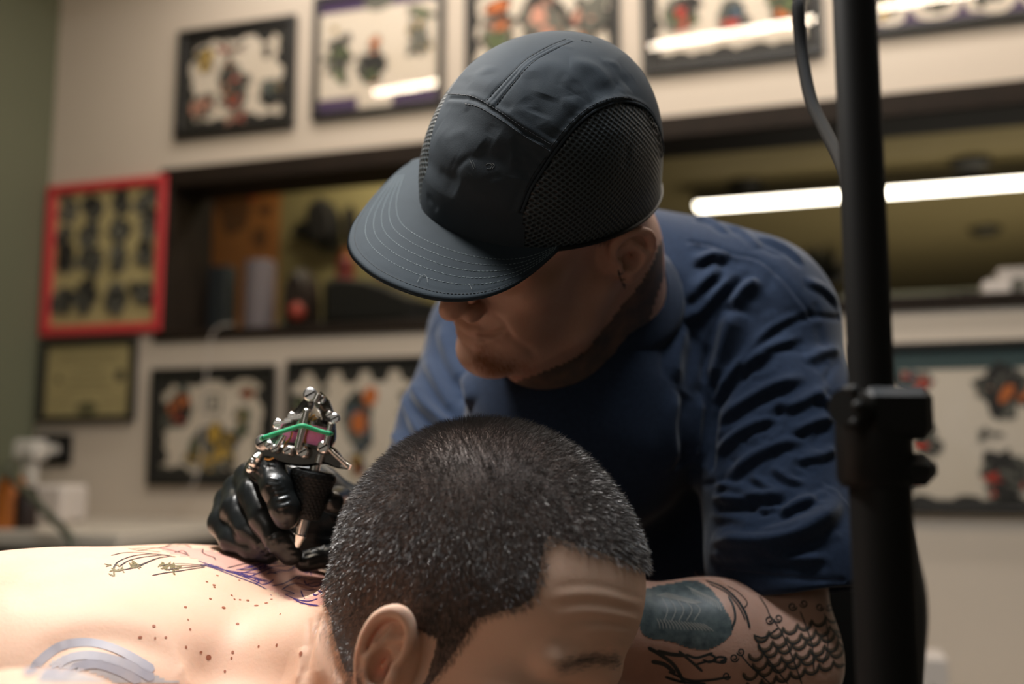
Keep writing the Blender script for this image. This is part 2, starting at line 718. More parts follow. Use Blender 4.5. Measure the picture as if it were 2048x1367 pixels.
# window frame
fr = MB()
FW = .06
for s0, s1, z0, z1 in ((oa - .01, OB + .06, zt - FW, zt), (oa - .01, OB + .06, zb, zb + .028),
                       (oa - .01, oa + .035, zb, zt), (OB, OB + .06, zb, zt)):
    fr.box(wp((s0 + s1) / 2, .006 - .075, (z0 + z1) / 2), (s1 - s0, .17, z1 - z0), WAX, bevel=.004)
wf = structure(fr.build('window_1', M['wood'], None, False))
M['glass'] = thin_glass('window_glass')
b = MB()
b.box(wp((oa + OB) / 2, -.115, (zt + zb) / 2), (OB - oa - .04, .004, zt - zb - .08), WAX)
b.build('pane', M['glass'], wf, False)
# inner panel at the left end of the opening, dark stained like the frame
b = MB()
e0 = wall_sz(402, 480, -.16)[0]
b.box(wp((oa + e0) / 2 - .02, -.19, (zt + zb) / 2), (e0 - oa + .04, .07, zt - zb), WAX, bevel=.004)
structure(b.build('trim_1', M['wood'], None, False))
# pale rail of the opening's far side
sa = wall_sz(552, 650, -.3)
b = MB()
zr0, zr1 = wall_sz(700, 665, -.3)[1], wall_sz(700, 636, -.3)[1]
b.box(wp((sa[0] + OB) / 2 - .35, -.32, (zr0 + zr1) / 2), (OB - sa[0] - .7, .04, zr1 - zr0), WAX, bevel=.004)
M['rail'] = mat('grey_green_paint', L_(120, 120, 100), .6)
structure(b.build('trim_2', M['rail'], None, False))
# ledge carrying the objects inside the opening
b = MB()
b.box(wp((oa + OB) / 2, -.26, zb + .0), (OB - oa, .28, .03), WAX)
structure(b.build('trim_3', M['wood'], None, False))

# ---- next room seen through the opening
M['wall2'] = mat('next_room_wall', L_(160, 148, 100), .8, noise=(2, L_(150, 138, 92), .8))
M['ceil2'] = mat('next_room_ceiling', L_(118, 104, 66), .85, noise=(2, L_(110, 97, 60), .8))
pw = wall_sz(1010, 500, -.75)[0]
b = MB()
b.box(wp((S_L - .6 + pw) / 2, -.8, .2), (pw - S_L + .6, .08, 2.7), WAX)
structure(b.build('wall_partition', M['wall2'], None, False))
b = MB()
b.box(wp(2, -7.2, .2), (13, .1, 2.9), WAX)
structure(b.build('wall_far', M['wall2'], None, False))
b = MB()
b.box(wp(7.4, -3.9, .2), (.1, 7, 2.9), WAX)
structure(b.build('wall_right', M['wall2'], None, False))
b = MB()
C2 = 1.45
b.box(wp(2.2, -3.8, C2 + .05), (10.5, 7.2, .1), WAX)
structure(b.build('ceiling_next_room', M['ceil2'], None, False))
# spots in its ceiling
M['spot'] = mat('dark_fitting', L_(36, 32, 22), .5)


def at_z(px, py, z):
    d = ray(px, py)
    return d * (z / d[2])


fst = None
for i, (px, py) in enumerate(((1490, 365), (1940, 320), (1970, 455))):
    c = at_z(px, py, C2)
    if fst is None:
        b = MB()
        b.tube([A(0, 0, .005), A(0, 0, -.02), A(0, 0, -.05)], [.11, .12, .09], 20)
        v = np.concatenate(b.v)
        fst = raw_mesh('ceiling_spot', v - A(0, 0, ZC), b.f, M['spot'])
        o = fst
    else:
        o = fst.copy()
        COL.objects.link(o)
    o.location = (c[0], c[1], c[2] + ZC)
    o.scale = (.8, .8, .8)
    tag(o, ('dark round ceiling fitting above the light strip, nearest the cap',
            'dark round ceiling fitting above the right end of the light strip',
            'dark round ceiling fitting below the light strip at the right')[i], 'ceiling light', 'dark round ceiling fittings')


def linear_light(name, a, c, label, m, w=.035, power=None, color=(1, .85, .65)):
    a, c = np.asarray(a), np.asarray(c)
    r = root(name, (a + c) / 2, label, 'strip light')
    x = (c - a) / np.linalg.norm(c - a)
    y = np.cross([0, 0, 1.0], x)
    y /= np.linalg.norm(y)
    z = np.cross(x, y)
    ax = np.stack([x, y, z])
    ln = np.linalg.norm(c - a)
    b = MB()
    b.box((a + c) / 2 + z * .03, (ln + .02, w * 1.15, .05), ax, bevel=.003)
    b.build('housing', M['black'], r, False)
    b = MB()
    b.box((a + c) / 2 + z * .002, (ln, w, .02), ax, bevel=.006)
    b.build('diffuser', m, r, True)
    for t in (.2, .8):
        b = MB()
        q = a + (c - a) * t + z * .05
        b.tube([q, q + A(0, 0, .09)], .004, 8)
        b.build('hanger', M['steel'], r)
    return r


# strip in the next room
a = at_z(1393, 414, C2 - .1)
c = at_z(2120, 359, C2 - .1)
linear_light('strip_light', a, c, 'long lit strip light seen through the wall opening, on the ceiling of the next room', M['strip2'], .115)
# strip of this room: its mirror image shows in the framed sheets


def mirror(p):
    k = (p - WO) @ WN
    return p - 2 * k * WN


a = mirror(at_z(757, 193, CEIL - .12))
c = mirror(at_z(2150, -40, CEIL - .12))
linear_light('strip_light', a, c, 'long lit strip light on the ceiling in front of the framed pictures', M['strip'], .022)
LSTRIP = (a, c)


# ------------------------------------------------------------------ framed flash sheets
M['blackframe'] = mat('black_frame', L_(30, 28, 25), .4)
M['redframe'] = mat('red_frame', L_(206, 60, 64), .45)
M['paper'] = mat('sheet_paper', L_(214, 202, 186), .55, noise=(9, L_(206, 192, 172), .6))
M['paper2'] = mat('aged_paper', L_(186, 170, 122), .6, noise=(9, L_(176, 160, 112), .6))
M['picglass'] = thin_glass('picture_glass')
INK = {k: mat('ink_' + k, c, .7) for k, c in dict(
    black=L_(38, 36, 32), grey=L_(98, 96, 86), red=L_(176, 58, 40), orange=L_(190, 104, 48), yellow=L_(196, 158, 62),
    green=L_(84, 94, 58), blue=L_(74, 92, 106), pink=L_(196, 140, 118), purple=L_(70, 52, 86), teal=L_(60, 78, 78)).items()}
INKN = list(INK)


def blob(c, rx, ry, k=9, rot=0.0, j=.3):
    a0 = RNG.uniform(0, 6.28)
    out = []
    for i in range(k):
        a_ = a0 + 2 * math.pi * i / k
        r = 1 + RNG.uniform(-j, j)
        x, y = rx * r * math.cos(a_), ry * r * math.sin(a_)
        out.append((c[0] + x * math.cos(rot) - y * math.sin(rot), c[1] + x * math.sin(rot) + y * math.cos(rot)))
    return out


def figure(c, w, h, cols, n=14):
    """a tattoo motif: overlapping petals with dark outlines, filling w x h around c"""
    out = []
    for i in range(n):
        a_ = RNG.uniform(0, 6.28)
        r = RNG.uniform(0, .70)
        q = (c[0] + w / 2 * r * math.cos(a_), c[1] + h / 2 * r * math.sin(a_))
        s = RNG.uniform(.16, .32)
        rot = RNG.uniform(0, 3.1)
        p = blob(q, w * s * 1.1, h * s * .8, 8, rot)
        p2 = blob(q, w * s * .8, h * s * .5, 8, rot)
        out.append((p, 'black' if RNG.random() < .6 else 'grey'))
        out.append((p2, cols[int(RNG.integers(len(cols)))]))
    return out


def framed(name, quad, fw, fm, label, art, paper='paper', group=None, border=None, glass=True, depth=.02, cat='framed picture'):
    """quad: pixel corners tl, tr, br, bl as seen on the wall; art(w, h) -> [(polygon, ink)] with origin bottom left"""
    off = depth + .004
    q = [wall_sz(x, y, off) for x, y in quad]
    s0 = (q[0][0] + q[3][0]) / 2
    s1 = (q[1][0] + q[2][0]) / 2
    z1 = (q[0][1] + q[1][1]) / 2
    z0 = (q[2][1] + q[3][1]) / 2
    w, h = s1 - s0, z1 - z0
    r = root(name, wp((s0 + s1) / 2, 0, z0), label, cat, group)
    b = MB()
    for a0, a1, c0, c1 in ((s0, s1, z1 - fw, z1), (s0, s1, z0, z0 + fw), (s0, s0 + fw, z0 + fw, z1 - fw), (s1 - fw, s1, z0 + fw, z1 - fw)):
        b.box(wp((a0 + a1) / 2, .003 + depth / 2, (c0 + c1) / 2), (a1 - a0, depth, c1 - c0), WAX, bevel=.003)
    b.build('frame', fm, r, False)
    names = ['PAPER']
    mats = [M[paper]]
    b = MB()
    s0i, s1i, z0i, z1i = s0 + fw * .8, s1 - fw * .8, z0 + fw * .8, z1 - fw * .8
    b.box(wp((s0i + s1i) / 2, .006, (z0i + z1i) / 2), (s1i - s0i, .004, z1i - z0i), WAX)
    k = 0
    for poly, ink in art(s1i - s0i, z1i - z0i):
        if ink not in names:
            names.append(ink)
            mats.append(INK[ink] if ink in INK else M[ink])
        k += 1
        pts = [wp(s0i + min(max(x, 0), s1i - s0i), .0082 + k * 2e-5, z0i + min(max(y, 0), z1i - z0i)) for x, y in poly]
        b.add(pts, [tuple(range(len(pts)))], names.index(ink))
    b.build('print', mats, r, False)
    if glass:
        b = MB()
        b.box(wp((s0 + s1) / 2, .003 + depth * .75, (z0 + z1) / 2), (w - fw * 1.6, .002, h - fw * 1.6), WAX)
        b.build('glass', M['picglass'], r, False)
    return r


def scallop(w, h, ink='black', t=.06, n=9, amp=.5):
    """a wavy dark border round the sheet, built as bumps along the four edges"""
    out = []
    T = t * max(w, h)
    for i in range(n):
        for side in range(4):
            L = w if side < 2 else h
            c = L * (i + .5 + RNG.uniform(-.2, .2)) / n
            rr = T * RNG.uniform(1 - amp, 1 + amp)
            q = [(c, h), (c, 0), (0, c), (w, c)][side]
            ext = L / n * .8
            out.append((blob(q, ext if side < 2 else rr, rr if side < 2 else ext, 10, 0, .12), ink))
    for (x0, y0, x1, y1) in ((0, h - T * .6, w, h), (0, 0, w, T * .6), (0, 0, T * .6, h), (w - T * .6, 0, w, h)):
        out.append(([(x0, y0), (x1, y0), (x1, y1), (x0, y1)], ink))
    return out


def rectp(x0, y0, x1, y1):
    return [(x0, y0), (x1, y0), (x1, y1), (x0, y1)]


def art1(w, h):
    o = scallop(w, h, 'black', .11, 7)
    o += figure((.5 * w, .42 * h), .26 * w, .62 * h, ['red', 'orange', 'red', 'black'], 22)
    o += figure((.2 * w, .72 * h), .2 * w, .3 * h, ['yellow', 'red', 'blue'], 9)
    o += figure((.2 * w, .25 * h), .24 * w, .4 * h, ['pink', 'teal', 'grey'], 12)
    o += figure((.82 * w, .35 * h), .2 * w, .45 * h, ['teal', 'black', 'yellow'], 12)
    o += figure((.78 * w, .75 * h), .12 * w, .2 * h, ['black'], 4)
    o += figure((.45 * w, .8 * h), .3 * w, .08 * h, ['red', 'black'], 5)
    o += figure((.4 * w, .62 * h), .08 * w, .1 * h, ['black'], 3)
    o += figure((.5 * w, .1 * h), .3 * w, .12 * h, ['red', 'pink'], 7)
    return o


def art2(w, h):
    o = [(rectp(0, 0, w, h * .13), 'purple'), (rectp(0, h * .88, w, h), 'purple'), (rectp(.34 * w, 0, .62 * w, h * .78), 'PAPER_')]
    o[2] = (o[2][0], 'paperb')
    o.append((blob((.5 * w, .95 * h), .13 * w, .1 * h, 14, 0, .05), 'grey'))
    o += figure((.17 * w, .48 * h), .15 * w, .55 * h, ['green', 'black', 'green'], 16)
    o += figure((.14 * w, .74 * h), .08 * w, .12 * h, ['yellow'], 4)
    o += figure((.46 * w, .42 * h), .2 * w, .5 * h, ['black', 'orange', 'green'], 16)
    o += figure((.83 * w, .58 * h), .13 * w, .62 * h, ['green', 'yellow', 'grey'], 14)
    return o


M['paperb'] = M['paper']


def art3(w, h):
    o = scallop(w, h, 'black', .05, 8)
    o += figure((.2 * w, .55 * h), .2 * w, .8 * h, ['orange', 'green', 'pink'], 16)
    o += figure((.52 * w, .55 * h), .34 * w, .75 * h, ['orange', 'green', 'black', 'pink'], 24)
    o += figure((.83 * w, .5 * h), .2 * w, .8 * h, ['pink', 'orange', 'grey'], 16)
    return o


def art4(w, h):
    o = scallop(w, h, 'black', .08, 8)
    o += figure((.2 * w, .55 * h), .26 * w, .5 * h, ['red', 'green', 'black'], 18)
    o += figure((.52 * w, .45 * h), .2 * w, .45 * h, ['teal', 'red', 'blue'], 12)
    o += figure((.82 * w, .5 * h), .2 * w, .5 * h, ['orange', 'green', 'red'], 14)
    return o


def art5(w, h):
    o = [(rectp(0, 0, w, h), 'purple')]
    for i in range(4):
        c = ((.13 + i * .25) * w, .3 * h)
        o.append((blob(c, .13 * w, .26 * h, 16, 0, .1), 'paperb'))
        o += figure(c, .16 * w, .34 * h, ['yellow', 'green', 'grey'], 14)
    return o


def art6(w, h):
    o = scallop(w, h, 'black', .10, 7)
    o += figure((.22 * w, .68 * h), .2 * w, .45 * h, ['orange', 'teal', 'black', 'red'], 16)
    o += [(rectp(.42 * w, .62 * h, .58 * w, .8 * h), 'grey'), (rectp(.44 * w, .64 * h, .56 * w, .78 * h), 'paperb'), (rectp(.47 * w, .67 * h, .53 * w, .75 * h), 'grey')]
    o += figure((.8 * w, .78 * h), .12 * w, .18 * h, ['red', 'red', 'orange'], 7)
    o += figure((.76 * w, .55 * h), .12 * w, .4 * h, ['green', 'yellow', 'green'], 12)
    o += figure((.52 * w, .3 * h), .4 * w, .42 * h, ['yellow', 'orange', 'green', 'grey'], 30)
    o += figure((.5 * w, .18 * h), .2 * w, .16 * h, ['yellow'], 6)
    o += figure((.12 * w, .55 * h), .12 * w, .25 * h, ['blue', 'grey'], 7)
    return o


def art7(w, h):
    o = [(rectp(0, h * .93, w, h), 'black')]
    for i in range(6):
        o.append((blob(((.02 + i * .19) * w, h * .95), .07 * w, .12 * h, 12, 0, .06), 'black'))
    o += figure((.46 * w, .5 * h), .2 * w, .5 * h, ['blue', 'teal', 'blue'], 22)
    o.append((blob((.46 * w, .52 * h), .05 * w, .09 * h, 12, 0, .05), 'orange'))
    o.append((blob((.53 * w, .73 * h), .05 * w, .08 * h, 12, 0, .1), 'orange'))
    o += figure((.46 * w, .2 * h), .1 * w, .3 * h, ['red', 'yellow'], 9)
    o += figure((.1 * w, .5 * h), .14 * w, .6 * h, ['yellow', 'green', 'orange'], 14)
    o += figure((.22 * w, .78 * h), .1 * w, .15 * h, ['black', 'grey'], 5)
    o += figure((.82 * w, .62 * h), .16 * w, .5 * h, ['red', 'teal'], 12)
    return o


def art8(w, h):
    o = [(rectp(0, h * .86, w, h), 'teal'), (blob((.03 * w, h * .84), .16 * w, .1 * h, 12, 0, .05), 'teal'), (rectp(0, 0, w, h * .05), 'black')]
    for i in range(6):
        o.append((blob(((.06 + i * .19) * w, .03 * h), .07 * w, .05 * h, 12, 0, .1), 'black'))
    o += figure((.24 * w, .76 * h), .18 * w, .16 * h, ['teal', 'red', 'teal', 'blue'], 18)
    o += figure((.62 * w, .72 * h), .26 * w, .26 * h, ['black', 'orange', 'grey', 'black'], 26)
    o += figure((.29 * w, .42 * h), .16 * w, .2 * h, ['black', 'red', 'grey'], 14)
    o += figure((.18 * w, .17 * h), .16 * w, .14 * h, ['red', 'purple', 'grey'], 12)
    o += figure((.62 * w, .2 * h), .28 * w, .24 * h, ['black', 'black', 'grey', 'red'], 26)
    o += figure((.53 * w, .45 * h), .12 * w, .05 * h, ['grey'], 6)
    o += figure((.85 * w, .5 * h), .14 * w, .4 * h, ['orange', 'green', 'black'], 18)
    return o


def art_red(w, h):
    o = []
    for r_, row in enumerate(((.88, 4), (.68, 4), (.46, 4), (.2, 4))):
        for i in range(4):
            c = ((.11 + .26 * i + RNG.uniform(-.02, .02)) * w, (row[0] + RNG.uniform(-.03, .03)) * h)
            o += figure(c, w * RNG.uniform(.18, .25), h * RNG.uniform(.2, .28), ['black', 'grey'], 13)
    return o


def art_cert(w, h):
    o = []
    for i in range(6):
        ww = [.62, .7, .3, .5, .42, .6][i]
        y = (.82 - i * .09) * h
        o.append((rectp((.5 - ww / 2) * w, y, (.5 + ww / 2) * w, y + .018 * h), 'faded'))
    o.append((blob((.86 * w, .55 * h), .055 * w, .08 * h, 14, 0, .03), 'black'))
    o.append((blob((.16 * w, .52 * h), .035 * w, .05 * h, 14, 0, .03), 'faded'))
    o.append((blob((.5 * w, .12 * h), .12 * w, .1 * h, 14, 0, .08), 'faded'))
    o += [(rectp(.12 * w, .2 * h, .34 * w, .215 * h), 'faded'), (rectp(.64 * w, .2 * h, .88 * w, .215 * h), 'faded')]
    return o


M['faded'] = mat('faded_ink', L_(104, 98, 66), .7)
G = 'framed tattoo flash sheets on the wall'
BF = M['blackframe']
framed('framed_picture', [(354, 66), (592, 20), (581, 245), (344, 282)], .022, BF, 'black framed flash sheet with a red figure in the middle, highest on the left', art1, group=G)
framed('framed_picture', [(627, -6), (893, -52), (878, 205), (618, 243)], .018, BF, 'framed flash sheet with a purple band and three dark green motifs, left of the cap', art2, group=G)
framed('framed_picture', [(932, -40), (1238, -70), (1237, 160), (925, 190)], .018, BF, 'framed flash sheet with three orange and green figures, directly above the cap', art3, group=G)
framed('framed_picture', [(1283, -70), (1647, -115), (1642, 103), (1281, 150)], .02, BF, 'black framed flash sheet crossed by a long lamp reflection, right of the cap', art4, group=G)
framed('framed_picture', [(1700, -110), (2160, -180), (2160, 12), (1698, 84)], .02, BF, 'framed purple flash sheet with pale ovals, top right beyond the black pole', art5, group=G)
framed('framed_picture', [(303, 737), (549, 727), (539, 975), (286, 969)], .018, BF, 'black framed flash sheet with a yellow motif at the bottom, left of the tattoo machine', art6, group=G)
framed('framed_picture', [(573, 722), (893, 705), (890, 990), (560, 985)], .014, BF, 'framed flash sheet with an orange centred blue flower, behind the tattoo machine', art7, group=G)
framed('framed_picture', [(1715, 690), (2220, 668), (2220, 1040), (1705, 1015)], .016, BF, 'large framed flash sheet with black and red motifs, at the right beyond the pole', art8, group=G)
framed('framed_picture', [(99, 371), (338, 346), (312, 664), (71, 670)], .028, M['redframe'], 'red framed sheet of small black motifs, left of the wall opening', art_red, 'paper2', glass=False)
framed('certificate', [(78, 677), (272, 674), (260, 843), (72, 843)], .018, BF, 'black framed certificate on yellowed paper under the red frame', art_cert, 'paper2', cat='certificate')

# ------------------------------------------------------------------ things in the opening
NO = -.24


def opening(px, py, n=NO):
    s, z = wall_sz(px, py, n)
    return s, z


ZL = zb + .016                                   # top of the ledge
# poster on the partition
M['poster'] = mat('tan_poster', L_(196, 132, 66), .7, noise=(7, L_(170, 104, 50), .7))
M['posterd'] = mat('brown_ink', L_(120, 78, 42), .7)
s0, z1 = wall_sz(385, 372, -.75)
s1, z0 = wall_sz(552, 668, -.75)
b = MB()
b.box(wp((s0 + s1) / 2, -.752, (z0 + z1) / 2), (s1 - s0, .006, z1 - z0), WAX)
for px, py, rx, ry, k in ((470, 435, .07, .1, 1), (520, 480, .035, .05, 1), (500, 380, .06, .04, 2), (430, 400, .05, .05, 1), (530, 420, .03, .03, 1), (420, 560, .04, .1, 1)):
    s, z = wall_sz(px, py, -.748)
    for j in range(5):
        q = blob((s + RNG.uniform(-.4, .4) * rx, z + RNG.uniform(-.4, .4) * ry), rx * .6, ry * .6, 9)
        b.add([wp(x, -.7478 + j * 1e-4, y) for x, y in q], [tuple(range(9))], k)
tag(b.build('poster', [M['poster'], M['posterd'], INK['red']], None, False), 'tan poster with brown drawings behind the grey candle in the wall opening', 'poster')
# dark speaker-like box and grey candle
M['navy'] = mat('dark_blue_card', L_(34, 40, 44), .6)
s0 = opening(418, 600)[0]
s1, z1 = opening(466, 533)
b = MB()
b.box(wp((s0 + s1) / 2, NO, (ZL + z1) / 2), (s1 - s0, .06, z1 - ZL), WAX, bevel=.006)
tag(b.build('box', M['navy'], None, False), 'tall dark box on the ledge of the opening, left of the grey candle', 'box')
M['candle'] = mat('grey_wax', L_(128, 118, 122), .5, sss=.2)
s0 = opening(492, 600)[0]
s1, z1 = opening(548, 521)
r_ = (s1 - s0) / 2
rt = root('pillar_candle', wp((s0 + s1) / 2, NO, ZL), 'thick grey lilac pillar candle on the ledge of the opening', 'candle')
c = wp((s0 + s1) / 2, NO, 0)
b = MB()
b.tube([c + A(0, 0, ZL), c + A(0, 0, z1 - .004), c + A(0, 0, z1), c + A(0, 0, z1 - .001)], [r_, r_, r_ - .004, r_ * .6], 28)
b.build('wax', M['candle'], rt)
b = MB()
b.tube([c + A(0, 0, z1 - .003), c + A(.001, 0, z1 + .004), c + A(.003, 0, z1 + .012)], .0012, 6)
b.build('wick', M['black'], rt)
# dark winged creature hanging on the partition
M['darkfig'] = mat('dark_figure', L_(30, 27, 26), .6, bump=(60, .5, .004))
pts2 = [(630, 388), (650, 400), (662, 425), (664, 470), (676, 498), (655, 492), (632, 500), (612, 485), (596, 470), (578, 466), (588, 452), (600, 440), (604, 415), (615, 396)]
rt = root('bat_figure', wp(*[wall_sz(628, 500, -.7)[0], -.72, wall_sz(628, 500, -.7)[1]]), 'dark winged figure hanging on the yellow wall inside the opening', 'figurine')


def extruded(poly, n0, n1, m, name, parent=None, bulge=.3):
    q = [wall_sz(x, y, n1) for x, y in poly]
    cs, cz = np.mean([a_[0] for a_ in q]), np.mean([a_[1] for a_ in q])
    k = len(q)
    v = [wp(s, n0, z) for s, z in q] + [wp(s, (n0 + n1) / 2, z) for s, z in q]
    v += [wp(cs + (s - cs) * (1 - bulge), n1, cz + (z - cz) * (1 - bulge)) for s, z in q]
    f = [tuple(range(k)), tuple(2 * k + i for i in range(k))[::-1]]
    for l in range(2):
        for i in range(k):
            j = (i + 1) % k
            f.append((l * k + i, (l + 1) * k + i, (l + 1) * k + j, l * k + j))
    b_ = MB()
    b_.add(v, f)
    return b_.build(name, m, parent)


extruded(pts2[:3] + [(664, 470), (650, 488), (632, 494), (614, 480), (604, 440), (604, 415), (615, 396)], -.755, -.68, M['darkfig'], 'body', rt)
extruded([(608, 440), (600, 440), (588, 452), (578, 466), (596, 470), (612, 482)], -.755, -.72, M['darkfig'], 'wing', rt, .15)
extruded([(656, 470), (664, 462), (678, 500), (652, 494)], -.755, -.72, M['darkfig'], 'wing', rt, .15)
o = extruded([(684, 412), (692, 405), (700, 420), (702, 470), (690, 490), (682, 460)], -.755, -.7, M['darkfig'], 'figurine')
tag(o, 'narrow dark ornament on the yellow wall beside the winged figure', 'figurine')
# dome shaped dark clock
M['brown'] = mat('dark_brown', L_(40, 27, 22), .5)
o = extruded([(557, 658), (557, 590), (562, 560), (574, 540), (588, 530), (600, 540), (609, 565), (613, 600), (613, 658)], NO - .06, NO + .03, M['brown'], 'arched_box')
tag(o, 'dark brown arched case on the ledge, right of the candle', 'ornament')
M['redglow'] = mat('red_enamel', L_(150, 52, 36), .4)
b = MB()
s, z = opening(602, 618, NO + .05)
b.ball(wp(s, NO + .075, z - .012), (.026, .026, .03), seg=18, rings=12)
tag(b.build('ball', M['redglow']), 'small dark red ball in front of the arched case', 'ornament')
# black instrument case
o = extruded([(626, 655), (628, 560), (650, 548), (720, 552), (780, 570), (850, 600), (850, 655)], NO - .08, NO + .04, M['black'], 'storage_case')
tag(o, 'long low black case on the ledge under the brim', 'case')
rt = root('bottle', wp(opening(682, 560, -.3)[0], -.3, ZL), 'orange and red bottle standing behind the black case', 'bottle')
s, z = opening(683, 500, -.33)
_, z0 = opening(683, 560, -.33)
M['orange'] = mat('orange_label', L_(176, 100, 34), .5)
b = MB()
b.tube([wp(s, -.36, ZL), wp(s, -.36, z0 + .03), wp(s, -.36, z - .03), wp(s, -.36, z - .02)], [.03, .03, .03, .02], 20)
b.build('bottle_body', M['redglow'], rt)
b = MB()
b.tube([wp(s, -.36, z - .021), wp(s, -.36, z + .012)], [.02, .016], 16)
b.build('bottle_cap', M['orange'], rt)
o = extruded([(740, 538), (784, 545), (794, 566), (746, 552)], NO - .1, NO - .02, M['redglow'], 'pouch')
tag(o, 'dull red pouch lying on the black case under the brim', 'pouch')
o.location = (0, 0, 0)
# items at the right of the opening
M['carton'] = mat('white_card', L_(206, 196, 188), .6)
s0, z1 = opening(1985, 548)
s1 = opening(2110, 548)[0]
rt = root('carton', wp((s0 + s1) / 2, NO, ZL), 'white printed carton on the ledge at the right edge', 'box')
b = MB()
b.box(wp((s0 + s1) / 2, NO, (ZL + z1) / 2), (s1 - s0, .16, z1 - ZL), WAX, bevel=.003)
b.build('carton_body', M['carton'], rt, False)
b = MB()
s, z = opening(2042, 566, NO + .08)
for k_ in range(6):
    q = blob((s + RNG.uniform(-.01, .01), z + RNG.uniform(-.02, .02)), .012, .012, 8)
    b.add([wp(x, NO + .0805 + k_ * 1e-4, y) for x, y in q], [tuple(range(8))])
b.build('printed_mark', INK['grey'], rt, False)
b = MB()
s2, z2 = opening(1968, 578)
b.box(wp(s2 + .01, NO + .10, (ZL + z2) / 2), (.06, .06, z2 - ZL), WAX, bevel=.003)
tag(b.build('tray', M['carton'], None, False), 'low white tray beside the white carton on the ledge', 'tray')
for px, w_, hpx, lb in ((1908, .055, 586, 'small dark lump on the ledge, farther from the white tray'), (1945, .05, 584, 'small dark lump on the ledge, next to the white tray')):
    s, z = opening(px, hpx)
    b = MB()
    for k_ in range(4):
        b.ball(wp(s + (k_ - 1.5) * w_ * .25, NO, ZL + (z - ZL) * RNG.uniform(.45, .6)), (w_ * .3, w_ * .3, (z - ZL) * .5))
    tag(b.build('ornament', M['darkfig']), lb, 'ornament')
# dark potted plant behind the shoulder
s, z = opening(1640, 540, -.3)
_, z1 = opening(1640, 478, -.3)
rt = root('potted_plant', wp(s, -.3, ZL), 'dark bushy plant on the ledge behind the shoulder, left of the pole', 'plant')
b = MB()
b.tube([wp(s, -.3, ZL), wp(s, -.3, ZL + .08)], [.035, .048], 20)
b.build('pot', M['brown'], rt)
b = MB()
M['leaf'] = mat('dark_leaf', L_(38, 36, 24), .5)
for i in range(90):
    a_ = RNG.uniform(0, 6.28)
    e_ = RNG.uniform(.1, 1.4)
    d = A(math.cos(a_) * math.cos(e_), math.sin(a_) * math.cos(e_), math.sin(e_))
    c = wp(s, -.3, ZL + .1)
    L = (z1 - ZL - .1) * RNG.uniform(.6, 1.0)
    sd = np.cross(d, [0, 0, 1.0])
    sd = sd / np.linalg.norm(sd) * .009
    up = np.cross(sd, d) * .3
    b.add([c, c + d * L * .5 + sd + up * 0, c + d * L, c + d * L * .5 - sd, c + d * L * .5 + up], [(0, 1, 4), (1, 2, 4), (2, 3, 4), (3, 0, 4)])
b.build('foliage', M['leaf'], rt)

# ------------------------------------------------------------------ socket, counter and clutter at the left
s0, z1 = wall_sz(72, 868, .01)
s1, z0 = wall_sz(139, 930, .01)
rt = root('wall_socket', wp((s0 + s1) / 2, 0, z0), 'black framed wall socket with a white plug, under the certificate', 'socket')
b = MB()
b.box(wp((s0 + s1) / 2, .006, (z0 + z1) / 2), (s1 - s0, .012, z1 - z0), WAX, bevel=.003)
b.build('plate', M['black'], rt, False)
b = MB()
b.box(wp(s0 + (s1 - s0) * .45, .02, (z0 + z1) / 2), ((s1 - s0) * .5, .03, (z1 - z0) * .3), WAX, bevel=.006)
b.build('plug', M['white'], rt, False)
b = MB()
c = wp(wall_sz(62, 900, .15)[0], .15, wall_sz(62, 900, .15)[1])
b.box(c, (.085, .06, .06), WAX, bevel=.01)
b.box(c + A(.0, 0, -.06), (.05, .03, .08), WAX, bevel=.01)
tag(b.build('power_adapter', M['white'], None, False), 'white power adapter plugged in left of the black wall socket', 'adapter')
# counter
M['counter'] = mat('pale_counter', L_(196, 186, 172), .45)
n1 = .62
s0 = S_L
s1, zt_ = wall_sz(235, 1068, n1)
_, zc = wall_sz(100, 1096, n1)
rt = root('counter', wp((s0 + s1) / 2, n1 / 2, FLOOR), 'pale topped counter with a black front in the left corner', 'counter')
b = MB()
b.box(wp((s0 + s1) / 2 - .0, n1 / 2, (zt_ + zc) / 2), (s1 - s0, n1, zt_ - zc), WAX, bevel=.004)
b.build('worktop', M['counter'], rt, False)
b = MB()
b.box(wp((s0 + s1) / 2, n1 / 2 - .02, (FLOOR + zc) / 2), (s1 - s0 - .03, n1 - .06, zc - FLOOR), WAX, bevel=.004)
b.build('cabinet_body', M['black'], rt, False)
b = MB()
b.box(wp((s0 + s1) / 2, n1 - .045, (FLOOR + zc) / 2 + .1), ((s1 - s0) * .8, .02, (zc - FLOOR) * .6), WAX, bevel=.004)
b.build('door', M['black'], rt, False)
ZT = zt_
for px, w_, h_, m_, lb in ((20, .07, .12, 'orange', 'orange tub on the counter, farthest left'), (52, .05, .10, 'brown', 'brown jar on the counter beside the orange tub')):
    s, _ = wall_sz(px, 1040, .52)
    b = MB()
    c = wp(s, .52, 0)
    b.tube([c + A(0, 0, ZT), c + A(0, 0, ZT + h_ * .8), c + A(0, 0, ZT + h_ * .9), c + A(0, 0, ZT + h_)], [w_ * .5, w_ * .5, w_ * .4, w_ * .4], 20)
    tag(b.build('tub', M[m_]), lb, 'container')
b = MB()
s, _ = wall_sz(60, 1040, .3)
b.box(wp(s + .08, .30, ZT + .05), (.13, .1, .1), WAX, bevel=.01)
tag(b.build('tissue_box', M['carton'], None, False), 'pale tissue box on the counter behind the cable', 'box')
M['greycable'] = mat('grey_cable', L_(74, 76, 62), .5)
b = MB()
